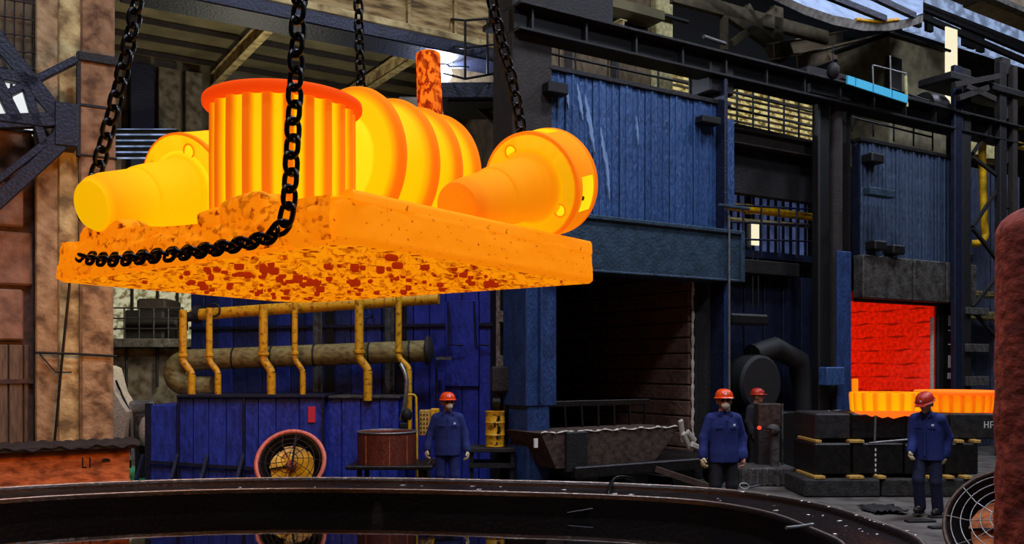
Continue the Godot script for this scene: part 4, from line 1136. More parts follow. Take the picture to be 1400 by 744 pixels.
	struct("window", MB.new().span(HP(1029, 304, bd + 0.02), HP(1036, 336, bd - 0.02)), M.win_cream, O, TH)
	var yp := hthing("gas_pipe", "yellow gas pipe running level through the shadowed bay", "pipe", Vector3(5.4, 5.0, -1.6))
	pt("pipe", MB.new().tube([HP(985, 280, -0.6), HP(1024, 286, -0.6), HP(1110, 297, -0.6)], 0.085, 12), M.yellow_bright, yp)
	pt("coupling", MB.new().tube([HP(1018, 285, -0.6), HP(1026, 286.2, -0.6)], 0.105, 12), M.yellow_bright, yp)
	pt("branch_pipe", MB.new().tube([HP(990, 299, -0.65), HP(1030, 303, -0.65), HP(1105, 309, -0.65)], 0.05, 10), M.pipe, yp)
	var r4 := hthing("walkway_railing", "dark handrail inside the shadowed bay under the yellow gas pipe", "railing", Vector3(5.4, 4.4, -0.4))
	railing(r4, HP(990, 350, -0.4), HP(1112, 352, -0.4), 1.0, 6, 0.022, M.darkblue, 3)
	var lb := hthing("bay_wall", "dark navy corrugated wall low in the shadowed bay", "wall panel", Vector3(5.4, 0, -1.6))
	pt("sill_beam", MB.new().span(Vector3(4.3, HP(990, 372, -0.45).y, -1.7), Vector3(6.7, HP(990, 352, -0.45).y, -0.4), 0.02), M.dark, lb)
	for k in 12: pt("sheet", MB.new().span(Vector3(4.3 + k * 0.28, 0.0, -0.85 - 0.03 * (k % 2)), Vector3(4.565 + k * 0.28, HP(990, 370, -0.5).y, -0.7 - 0.03 * (k % 2)), 0.01), M.darkblue, lb)
	for q in [[1029, 345, 1029, 420], [1036, 345, 1037, 420]]: pt("conduit", MB.new().tube([HP(q[0], q[1], -0.45), HP(q[2], q[3], -0.45)], 0.015, 6), M.dark, lb)
	var bl := hthing("blower", "dark blower housing low in the shadowed bay behind the far worker", "machine", Vector3(4.9, 0, -0.1))
	pt("scroll", MB.new().lathe([Vector2(0, -0.25), Vector2(0.5, -0.25), Vector2(0.56, -0.2), Vector2(0.56, 0.2), Vector2(0.5, 0.25), Vector2(0, 0.25)], 28, Transform3D(Basis(Vector3.RIGHT, PI / 2), Vector3(5.0, 1.75, -0.1))), M.pitch, bl)
	pt("motor", MB.new().span(HP(1000, 428, 0.1), HP(1036, 446, -0.2), 0.04), M.black, bl)
	pt("duct", MB.new().tube([Vector3(5.0, 2.3, -0.1), Vector3(5.6, 2.45, -0.1), Vector3(6.3, 2.2, -0.1), Vector3(6.5, 1.5, -0.1), Vector3(6.5, 0.4, -0.1)], 0.22, 12), M.pitch, bl)
	pt("frame", MB.new().span(Vector3(4.6, 0, -0.3), Vector3(6.0, 1.2, 0.2), 0.03), M.black, bl)
	# weathered crane bridge girder at the top left
	var gz := -2.6
	var cb := hthing("crane_bridge", "weathered cream crane bridge girder across the top, above the glowing load", "girder", Vector3(-2.0, 9.0, gz))
	var q0 := HP(265, 0, gz)
	var q1 := HP(735, 92, gz)
	var yy := HP(500, 34, gz).y
	pt("web", MB.new().span(Vector3(HP(172, 0, gz).x, yy, gz - 0.4), Vector3(q1.x, yy + 2.6, gz), 0.02), M.girder, cb)
	pt("bottom_flange", MB.new().span(Vector3(HP(172, 0, gz).x, yy - 0.24, gz - 0.6), Vector3(q1.x, yy, gz + 0.16), 0.02), M.darkblue, cb)
	pt("ledge", MB.new().span(Vector3(HP(172, 0, gz).x, yy + 0.02, gz), Vector3(q1.x, yy + 0.16, gz + 0.1), 0.02), M.concrete_light, cb)
	for k in 8: pt("stiffener", MB.new().span(Vector3(-5.0 + k * 0.95, yy + 0.1, gz - 0.02), Vector3(-4.94 + k * 0.95, yy + 2.5, gz + 0.07)), M.girder, cb)
	# corner platform with the lamp
	var pz := 17.8
	var pf := wthing("platform", "railed steel platform carrying a bright lamp, right of the scaled bar", "platform", P(640, 120, pz))
	pt("deck", wrect(600, 112, 706, 134, pz - 0.6, 1.4, 0.02), M.darkblue, pf)
	pt("soffit", wrect(612, 134, 712, 140, pz - 0.5, 1.2), M.dark, pf)
	pt("brace", MB.new().beam(P(645, 138, pz), P(684, 172, pz), 0.12, 0.12), M.black, pf)
	pt("column", wrect(684, 100, 700, 330, pz + 0.1, 0.3, 0.02), M.darkbrown, pf)
	var pr := wthing("platform_railing", "dark guard rail round the lamp platform", "railing", P(640, 112, pz))
	var pa := P(597, 98, pz)
	var pb := P(636, 108, pz - 1.4)
	var pc := P(690, 98, pz - 0.2)
	for q in [pa, pb, pc, pb.lerp(pc, 0.55)]: pt("post", MB.new().tube([q, q + Vector3(0, 1.05, 0)], 0.025, 6), M.dark, pr)
	for h in [0.0, 0.55, 1.05]: pt("rail", MB.new().tube([pa + Vector3(0, h, 0), pb + Vector3(0, h, 0), pc + Vector3(0, h, 0)], 0.022, 6), M.dark, pr)
	var fl := wthing("flood_lamp", "small dazzling white lamp beside the scaled bar", "lamp", P(606, 101, 17.6))
	pt("bulb", MB.new().ball(P(606, 101, 17.6), Vector3.ONE * 0.17, 16), M.lamp_hot, fl)
	pt("cap", MB.new().lathe([Vector2(0.1, 0.14), Vector2(0.08, 0.24), Vector2(0, 0.24)], 16, Transform3D(Basis(), P(606, 101, 17.6))), M.dark, fl)
	pt("arm", MB.new().tube([P(606, 101, 17.6) + Vector3(0, 0.24, 0), P(615, 92, 17.5), P(640, 92, 17.2)], 0.025, 6), M.dark, fl)
	# grey wall behind the platform
	var bk := wthing("wall_panel", "smoky grey panelled wall below the lamp platform", "wall panel", P(640, 300, 20) * Vector3(1, 0, 1))
	for q in [[545, 612], [613, 648], [649, 712]]: pt("panel", wrect(q[0], 132, q[1], 330, 19.6, 0.1, 0.02), M.wall, bk)
	pt("rail", MB.new().tube([P(545, 205, 19.4), P(712, 212, 19.4)], 0.04, 6), M.dark, bk)
	# trusses at upper right
	var t1 := hthing("roof_truss", "dim brown roof truss above the runway girder, middle right", "truss", Vector3(6.0, 10.0, -2.5))
	var td := -2.0
	for q in [[918, -6, 1130, 52, 0.3], [960, -6, 1075, 76, 0.26], [1000, 60, 1060, 14, 0.16], [1062, 10, 1062, 84, 0.3], [990, 20, 990, 70, 0.14], [1020, 8, 1062, 84, 0.16]]:
		pt("member", MB.new().beam(HP(q[0], q[1], td), HP(q[2], q[3], td), 0.14, q[4], 0.01), M.truss, t1)
	for q in [[1058, 70, 1170, 46], [1090, 86, 1240, 44]]:
		var a := HP(q[0], q[1], -1.5)
		pt("cross_beam", MB.new().ibeam(a, HP(q[2], q[3], -9.0), 0.26, 0.36, 0.03), M.beige, t1)
	pt("tie", MB.new().tube([HP(962, 50, -0.5), HP(992, 60, -0.5)], 0.04, 6), M.steel, t1)
	pt("bracket", MB.new().beam(HP(998, 120, 0.1), HP(1025, 90, 0.1), 0.14, 0.14), M.black, t1)
	pt("junction_box", MB.new().span(HP(1056, 90, 0.2), HP(1076, 104, -0.1), 0.03), M.slabgrey, t1)
	var bellc := HP(1139, 97, 0.9)
	var bl2 := hthing("signal_bell", "round grey bell hanging over the column heads", "bell", bellc)
	pt("bell", MB.new().ball(bellc, Vector3(0.13, 0.17, 0.12), 12), M.dark, bl2)
	pt("hanger", MB.new().tube([bellc + Vector3(0, 0.18, 0), bellc + Vector3(0, 0.5, 0)], 0.012, 6), M.dark, bl2)
	# dark sheet standing for the unlit space behind the trusses
	struct("trim_dark_space", MB.new().span(Vector3(2.6, 9.0, -7.4), Vector3(22.0, 15.9, -7.2)), M.dark, O, TH)
	# curved pale hood
	var hd := hthing("curved_hood", "big pale blue curved hood hanging at the upper right", "hood", Vector3(9.0, 10.5, 0.5))
	var hk := [[1030, -14], [1062, 2], [1100, 20], [1140, 34], [1180, 42], [1215, 42], [1240, 38], [1262, 30]]
	var sk := MB.new()
	var gl := MB.new()
	for mbk in 2:
		var lowd := mbk
		(sk if mbk == 0 else gl).grid(29, 5, func(i: int, j: int) -> Vector3:
			var t := i / 28.0 * (hk.size() - 1)
			var a := mini(int(t), hk.size() - 2)
			var fr := t - a
			var px := lerpf(hk[a][0], hk[a + 1][0], fr)
			var py := lerpf(hk[a][1], hk[a + 1][1], fr)
			if lowd == 0: return HP(px, py - 2.5 * j * (1.0 + 0.3 * sin(PI * i / 28.0)), 0.6 + 0.02 * j)
			return HP(px, py - 12 - 12.0 * j, 0.2 - 0.25 * j), false, true)
	pt("rim_band", sk, M.hood, hd)
	pt("inner_shell", gl, M.hood_blue, hd)
	pt("yellow_edge", MB.new().tube([HP(1170, 27, 0.66), HP(1200, 30, 0.66), HP(1228, 27, 0.66)], 0.04, 6), M.yellow, hd, "yellow stripe")
	for q in [[1130, -6, 1210, 26], [1190, -6, 1250, 22]]: pt("stay", MB.new().beam(HP(q[0], q[1], 0.7), HP(q[2], q[3], 0.7), 0.1, 0.12), M.darkblue, hd)
	# roof light band at the far upper right
	var sd := -4.0
	var sky := struct("window", MB.new().span(Vector3(HP(1238, 20, sd).x, HP(1238, 40, sd).y, sd - 0.1), Vector3(HP(1400, 20, sd).x + 3.0, HP(1238, -30, sd).y, sd)), M.win_blue, O, TH)
	for q in [[1230, -4, 1420, 70], [1240, 14, 1420, 92], [1300, -10, 1420, 38], [1330, -10, 1420, 24], [1240, 2, 1420, 78]]:
		part("rail", MB.new().beam(HP(q[0], q[1], sd + 0.9), HP(q[2], q[3], sd + 0.9), 0.12, 0.16), M.dark, sky)
	for px in [1242, 1252, 1268, 1318, 1326, 1338]: part("hanger", MB.new().span(HP(px, -8 + (px - 1240) * 0.5, sd + 0.9), HP(px + 4, 34 + (px - 1240) * 0.4, sd + 0.8)), M.black, sky)
	var bp := hthing("crane_rail_box", "brown box girder running along the top right corner", "girder", Vector3(15.0, 11.0, -1.0))
	pt("box", MB.new().beam(HP(1330, -20, 0.0), HP(1425, 20, 0.0), 0.5, 0.9, 0.02), M.beige, bp)
	pt("flange", MB.new().beam(HP(1310, -12, 0.1), HP(1425, 36, 0.1), 0.6, 0.14, 0.01), M.slabgrey, bp)
	# concrete cabin
	var cd := -1.2
	var ca := HP(1216, 42, cd)
	var cc := HP(1294, 36, cd)
	var cn := hthing("concrete_cabin", "olive grey concrete cabin wall above the glowing furnace", "cabin", Vector3((ca.x + cc.x) / 2, 7.0, cd))
	pt("front_wall", MB.new().span(Vector3(ca.x, 7.0, cd - 1.5), Vector3(cc.x, HP(1216, 48, cd).y, cd), 0.02), M.olive, cn)
	pt("roof_slab", MB.new().span(Vector3(ca.x - 0.1, HP(1216, 48, cd).y, cd - 1.6), Vector3(cc.x + 0.1, HP(1216, 44, cd).y, cd + 0.08), 0.02), M.dark, cn)
	pt("dark_doorway", MB.new().span(HP(1216, 76, cd + 0.02), HP(1227, 130, cd - 0.1)), M.black, cn)
	struct("window", MB.new().span(HP(1294, 36, cd + 0.04), HP(1307, 164, cd)), M.win_cream, O, TH)  # lit edge of the cabin wall, its brightness put into a glow
	# turquoise board and its rail
	var cy := hthing("turquoise_board", "bright turquoise edge board on the walkway before the concrete cabin", "board", HP(1200, 122, 0.5))
	for q in [[1158, 1168], [1169.5, 1192], [1193.5, 1218], [1219.5, 1240]]:
		var a := HP(q[0], 105 + (q[0] - 1158) * 0.33, 0.66)
		var b := HP(q[1], 105 + (q[1] - 1158) * 0.33, 0.66)
		pt("board", MB.new().beam(a + Vector3(0, -0.06, 0), b + Vector3(0, -0.06, 0), 0.04, 0.17), M.cyan, cy)
	var r5 := hthing("walkway_railing", "thin bright handrail rising above the turquoise board", "railing", HP(1215, 110, 0.45))
	for q in [[1193, 90, 112], [1217, 76, 122], [1239, 100, 142]]: pt("post", MB.new().tube([HP(q[0], q[1], 0.45), HP(q[0] + 1, q[2] + 6, 0.45)], 0.02, 6), M.steel, r5)
	pt("rail", MB.new().tube([HP(1193, 89, 0.45), HP(1240, 101, 0.45)], 0.018, 6), M.steel, r5)
	pt("bright_post", MB.new().tube([HP(1238, 104, 0.47), HP(1240, 146, 0.47)], 0.035, 6), M.cream, r5)
	var wk := hthing("walkway", "black walkway deck with handrail and winch behind the turquoise board", "walkway", HP(1220, 150, 0.3))
	pt("deck", MB.new().beam(HP(1140, 111, 0.3), HP(1312, 160, 0.3), 0.5, 0.05, 0.01), M.dark, wk)
	pt("handrail", MB.new().tube([HP(1215, 120, 0.4), HP(1262, 136, 0.4), HP(1305, 148, 0.4)], 0.025, 6), M.black, wk)
	pt("winch", MB.new().lathe([Vector2(0, -0.3), Vector2(0.3, -0.3), Vector2(0.33, -0.2), Vector2(0.33, 0.2), Vector2(0.3, 0.3), Vector2(0, 0.3)], 18, Transform3D(Basis(Vector3.BACK, PI / 2), HP(1272, 148, 0.2))), M.black, wk)

# ---------------------------------------------------------------- right edge
func right_side() -> void:
	var d := 0.5
	var o := hthing("lattice_tower", "black lattice tower with cross bracing right of the glowing furnace", "tower", Vector3(HP(1350, 400, d).x, 0, d))
	var y := HP(1320, 92, d).y
	var s := func(px: float, dd := d) -> float: return HP(px, 300, dd).x
	pt("upright", MB.new().span(Vector3(s.call(1306), 0, d - 0.12), Vector3(s.call(1316), y, d), 0.02), M.darkblue, o)
	pt("upright", MB.new().span(Vector3(s.call(1318), 0, d - 0.12), Vector3(s.call(1330), y, d - 0.03), 0.02), M.dark, o)
	pt("upright", MB.new().span(Vector3(s.call(1368), 0, d - 0.15), Vector3(s.call(1377), y + 0.4, d), 0.02), M.dark, o)
	pt("upright", MB.new().span(Vector3(s.call(1386), 0, d - 0.15), Vector3(s.call(1392), y + 0.4, d), 0.02), M.darkbrown, o)
	for k in 8: pt("batten", MB.new().span(Vector3(s.call(1376), 1.6 + k * 1.05, d - 0.3), Vector3(s.call(1388), 2.0 + k * 1.05, d - 0.1), 0.02), M.darkbrown, o)
	for py in [420, 470, 515]: pt("batten", MB.new().span(HP(1322, py, d + 0.02), HP(1334, py + 12, d - 0.3), 0.01), M.slabgrey, o)
	for q in [[1330, 215, 1370, 245], [1330, 310, 1370, 250], [1330, 312, 1370, 365], [1330, 420, 1372, 368], [1330, 425, 1370, 470], [1330, 210, 1364, 160]]:
		pt("diagonal", MB.new().beam(HP(q[0], q[1], d - 0.1), HP(q[2], q[3], d - 0.1), 0.07, 0.07), M.dark, o)
	pt("head", MB.new().span(HP(1302, 96, d + 0.05), HP(1372, 152, d - 0.8), 0.03), M.dark, o)
	for q in [[1304, 116, 1366, 104], [1320, 118, 1360, 136], [1310, 134, 1350, 120]]: pt("head_brace", MB.new().beam(HP(q[0], q[1], d + 0.15), HP(q[2], q[3], d + 0.15), 0.09, 0.12), M.darkbrown, o)
	# yellow pipe
	var yd := 0.1
	var yp := hthing("gas_pipe", "bright yellow bent gas pipe inside the lattice tower", "pipe", HP(1345, 260, yd))
	var cv := Curve3D.new()
	var k := [[1425, 208], [1396, 200], [1372, 192], [1360, 189], [1352, 188], [1346, 192], [1343, 202], [1344, 260], [1346, 310], [1347, 322], [1342, 330], [1334, 333], [1322, 333]]
	for i in k.size():
		var p := HP(k[i][0], k[i][1], yd)
		var t := (HP(k[mini(i + 1, k.size() - 1)][0], k[mini(i + 1, k.size() - 1)][1], yd) - HP(k[maxi(i - 1, 0)][0], k[maxi(i - 1, 0)][1], yd)) / 6.0
		cv.add_point(p, -t, t)
	cv.bake_interval = 0.05
	pt("pipe", MB.new().tube(Array(cv.get_baked_points()), 0.085, 12), M.yellow_bright, yp)
	pt("branch_pipe", MB.new().tube([HP(1328, 214, yd - 0.2), HP(1344, 214, yd - 0.1)], 0.05, 8), M.yellow_bright, yp)
	pt("collar", MB.new().lathe([Vector2(0.09, -0.06), Vector2(0.2, -0.05), Vector2(0.22, 0), Vector2(0.2, 0.05), Vector2(0.09, 0.06)], 16, Transform3D(Basis(), HP(1350, 222, yd - 0.3))), M.cream, yp)
	var bh := hthing("wall_panel", "dull blue grey sheet wall behind the lattice tower", "wall panel", Vector3(14.0, 0, -1.2))
	for kk in 6: pt("sheet", MB.new().span(Vector3(12.2 + kk * 0.7, 0, -1.3), Vector3(12.88 + kk * 0.7, 7.2, -1.2 - 0.02 * (kk % 2)), 0.01), M.sheet, bh)
	pt("lamp_panel", MB.new().span(HP(1328, 172, -1.15), HP(1362, 226, -1.2), 0.02), M.cream, bh)
	for q in [[1318, 396, 1375, 410], [1320, 424, 1375, 440]]: pt("shelf_beam", MB.new().span(HP(q[0], q[1], -0.6), HP(q[2], q[3], -0.9), 0.03), M.pipe, bh)
	# rusty ingot close to the lens
	var z := 4.2
	var ic := P(1424, 0, z) * Vector3(1, 0, 1)
	var ig := wthing("rusty_pillar", "rough rusty red round pillar with a domed top at the right edge", "pillar", ic)
	var nz := FastNoiseLite.new()
	nz.frequency = 5.0
	nz.fractal_octaves = 4
	var h := P(0, 322, z).y
	var im := MB.new()
	im.grid(72, 84, func(i: int, j: int) -> Vector3:
		var t := TAU * i / 72.0
		var yy := h * j / 66.0
		var r := 0.19
		if j > 66:
			var f := (j - 66) / 17.0 * PI / 2
			yy = h + 0.14 * sin(f)
			r = 0.19 * cos(f)
		var p := Vector3(cos(t), 0, -sin(t)) * r + Vector3(0, yy, 0)
		var q := nz.get_noise_3dv(p * 1.0)
		var lower := clampf((2.5 - yy) * 0.9, 0.12, 1.0)
		return ic + p + Vector3(cos(t), 0, -sin(t)) * (q * 0.024 * lower if r > 0.02 else 0.0), true)
	pt("shaft", im, M.rust_rough, ig)
	pt("foot", MB.new().lathe([Vector2(0, 0), Vector2(0.3, 0), Vector2(0.3, 0.05), Vector2(0.2, 0.08)], 24, Transform3D(Basis(), ic)), M.rust_rough, ig)
	# stack of blocks with spacers
	var rows := [[14.55, 0.0, 0.29, [[1100, 1204], [1206, 1338]], "foundation"], [14.7, 0.34, 0.85, [[1113, 1164], [1166, 1236], [1238, 1290], [1292, 1338]], "block"], [14.85, 0.9, 1.32, [[1115, 1163], [1164, 1240], [1241, 1298], [1300, 1364]], "block"]]
	var lab := [["wide grey foundation slab at the left foot of the block stack", "wide grey foundation slab at the right foot of the block stack, behind the walking worker"],
		["black steel block, leftmost of the lower row in the stack", "black steel block with a white dashed line, second from left in the lower row", "black steel block of the lower row, behind the walking worker's arm", "black steel block, rightmost of the lower row in the stack"],
		["dark block under the left end of the brighter hot ring", "dark block under the right half of the brighter hot ring", "dark block of the upper row, just right of the walking worker's helmet", "dark block with faint letters, rightmost of the upper row in the stack"]]
	for r in 3:
		var q: Array = rows[r]
		for kk in q[3].size():
			var a: Array = q[3][kk]
			var zz: float = q[0] + 0.04 * (kk % 2)
			var b := wthing("foundation_slab" if r == 0 else "steel_block", lab[r][kk], "slab" if r == 0 else "block", Vector3(P((a[0] + a[1]) * 0.5, 0, zz).x, q[1], -zz - 0.5), "stacked blocks under the hot rings")
			pt("body", MB.new().span(Vector3(P(a[0], 0, zz).x, q[1], -zz - 1.1), Vector3(P(a[1], 0, zz).x, q[2], -zz), 0.025), M[q[4]] if not (r == 2 and kk != 1) else M.slabdark, b)
			if r == 1 and kk == 1:
				for i in 6: pt("dash_mark", MB.new().span(P(1196, 613 + i * 7, zz) + Vector3(0, 0, 0.004), P(1198, 617 + i * 7, zz)), M.white, b)
			if r == 2 and kk == 3:
				var tm := TextMesh.new()
				tm.text = "HF"
				var sf := SystemFont.new()
				sf.font_names = PackedStringArray(["Droid Sans"])
				tm.font = sf
				tm.font_size = 32
				tm.pixel_size = 0.0045
				tm.depth = 0.006
				var tx := pt("lettering", tm, M.white, b)
				tx.position += P(1343, 577, zz) + Vector3(0.1, -0.05, 0.003)
	var sps := [[1112, 1127, 14.62, 0.29], [1160, 1180, 14.62, 0.29], [1199, 1210, 14.62, 0.29], [1267, 1274, 14.62, 0.29], [1292, 1303, 14.62, 0.29], [1316, 1327, 14.62, 0.29], [1114, 1122, 14.78, 0.85], [1160, 1180, 14.78, 0.85], [1306, 1316, 14.78, 0.85], [1330, 1339, 14.78, 0.85]]
	var spl := ["lower row under the first block", "lower row under the second block", "lower row beneath the dashed line's right", "lower row behind the walking worker's legs", "lower row right of the walking worker's legs", "lower row under the rightmost block", "upper row at the stack's left edge", "upper row below the brighter hot ring", "upper row right of the walking worker's back", "upper row at the stack's right end"]
	for i in sps.size():
		var q: Array = sps[i]
		var b := tag(part("spacer_block", MB.new().span(Vector3(P(q[0], 0, q[2]).x, q[3], -q[2] - 0.9), Vector3(P(q[1], 0, q[2]).x, q[3] + 0.05, -q[2] + 0.06), 0.008), M.wood, self), "yellowish timber spacer, " + spl[i], "spacer", "timber spacers between the stacked blocks")
	# glowing rings lying on the stack
	hot_ring(P(1213, 566, 15.45) * Vector3(1, 0, 1) + Vector3(0, 1.32, 0), 0.62, 0.33, 18, 0.34, null, "brighter yellow hot toothed ring on the stack, nearest the furnace mouth")
	hot_ring(P(1307, 563, 15.6) * Vector3(1, 0, 1) + Vector3(0, 1.32, 0), 0.63, 0.31, 22, 0.05, M.hot_ring_cool, "orange hot toothed ring with a flat lid, behind the walking worker")
	var rag := PackedVector2Array()
	var wob := [0.0, -0.03, -0.02, -0.06, -0.05, -0.085, -0.06, -0.095, -0.07, -0.05, -0.06, -0.02, 0.0]
	for wk in 13: rag.append(Vector2(-0.55 + wk * 0.09, wob[wk]))
	rag.append(Vector2(0.53, 0.03))
	rag.append(Vector2(-0.55, 0.03))
	tag(part("hot_flake", MB.new().prism(rag, 0.0, 0.03, Transform3D(Basis(), Vector3(P(1216, 0, 14.78).x, 1.335, -14.83))), M.hot_ring_cool, self), "ragged orange hot flake hanging under the brighter hot ring", "scale flake")
	var sc := tag(part("hot_plate", MB.new().box(P(1352, 567, 15.2), Vector3(0.36, 0.07, 0.5), Basis(Vector3.UP, 0.3), 0.015), M.hot_red, self), "small dull red hot plate at the right end of the stack", "plate")
	# scrap on top of the stack
	for q in [[1196, 603, 1197, 568], [1188, 606, 1255, 600], [1238, 609, 1290, 606]]:
		tag(part("steel_rod", MB.new().tube([P(q[0], q[1], 14.72), P(q[2], q[3], 14.7)], 0.018, 8), M.steel, self), ["thin upright steel rod under the brighter hot ring", "thin steel rod lying level on the stack, left of the walking worker", "short steel rod lying behind the walking worker's waist"][[1196, 1188, 1238].find(q[0])], "rod")

func hot_ring(base: Vector3, r: float, h: float, teeth: int, cool: float, lid, label: String) -> void:
	var o := wthing("hot_ring", label, "forging", base)
	var f := func(t: float) -> float: return 1.0 - 0.085 * (0.5 + 0.5 * tanh(2.5 * (cos(t * teeth) + 0.3)))
	var ht := func(p: Vector2, t: float) -> float: return cool + 0.4 * (0.5 + 0.5 * tanh(2.4 * (cos(t * teeth) + 0.45))) - (0.15 if p.y > h - 0.06 else 0.0)
	var prof := [Vector2(r * 0.6, 0.0), Vector2(r * 0.93, 0.0), Vector2(r * 0.97, 0.03), Vector2(r, h - 0.04), Vector2(r * 0.98, h), Vector2(r * 0.6, h)]
	pt("toothed_rim", MB.new().lathe(prof, teeth * 12, Transform3D(Basis(), base), 50, f, ht), M.heat, o)
	pt("bore", MB.new().lathe([Vector2(r * 0.6, h), Vector2(r * 0.6, 0.0)], 40, Transform3D(Basis(), base)), M.hot_ring, o)
	if lid: pt("lid", MB.new().lathe([Vector2(0, h - 0.02), Vector2(r * 1.04, h - 0.02), Vector2(r * 1.06, h), Vector2(r * 1.06, h + 0.03), Vector2(r * 1.03, h + 0.05), Vector2(0, h + 0.05)], 60, Transform3D(Basis(), base)), lid, o)

# ---------------------------------------------------------------- the glowing tray and what stands on it
const TC := Vector3(-1.8, 2.9, -8.9)      # middle of the tray's underside

func tray_outline(n: int) -> Array:      # [point on the ground plane, outward normal, height, roughness]
	var N := Vector2(-1.09, 5.92)
	var R := Vector2(0.80, 8.93)
	var Fr := Vector2(-2.75, 11.85)
	var L := Vector2(-4.37, 8.75)
	var cs := [[N, 0.3], [R, 0.04], [Fr, 0.7], [L, 0.12]]
	var pts := []
	for k in 4:
		var p: Vector2 = cs[k][0]
		var pr: Vector2 = cs[(k + 3) % 4][0]
		var nx: Vector2 = cs[(k + 1) % 4][0]
		var r: float = cs[k][1]
		var a := p + (pr - p).normalized() * r
		var b := p + (nx - p).normalized() * r
		for i in 9:
			var t := i / 8.0
			pts.append(a * (1 - t) * (1 - t) + p * 2 * t * (1 - t) + b * t * t)
	var ln := [0.0]
	for i in pts.size(): ln.append(ln[i] + pts[i].distance_to(pts[(i + 1) % pts.size()]))
	var out := []
	var seg := 0
	for i in n:
		var l: float = ln[-1] * i / n
		while seg < pts.size() - 1 and ln[seg + 1] <= l: seg += 1
		var q: Vector2 = pts[seg].lerp(pts[(seg + 1) % pts.size()], (l - ln[seg]) / maxf(ln[seg + 1] - ln[seg], 1e-6))
		out.append(q)
	var res := []
	for i in n:
		var t: Vector2 = (out[(i + 1) % n] - out[(i - 1 + n) % n]).normalized()
		var nm := Vector2(t.y, -t.x)
		if nm.dot(out[i] - Vector2(-1.8, 8.9)) < 0: nm = -nm
		res.append([out[i], nm])
	return res

var bump := FastNoiseLite.new()

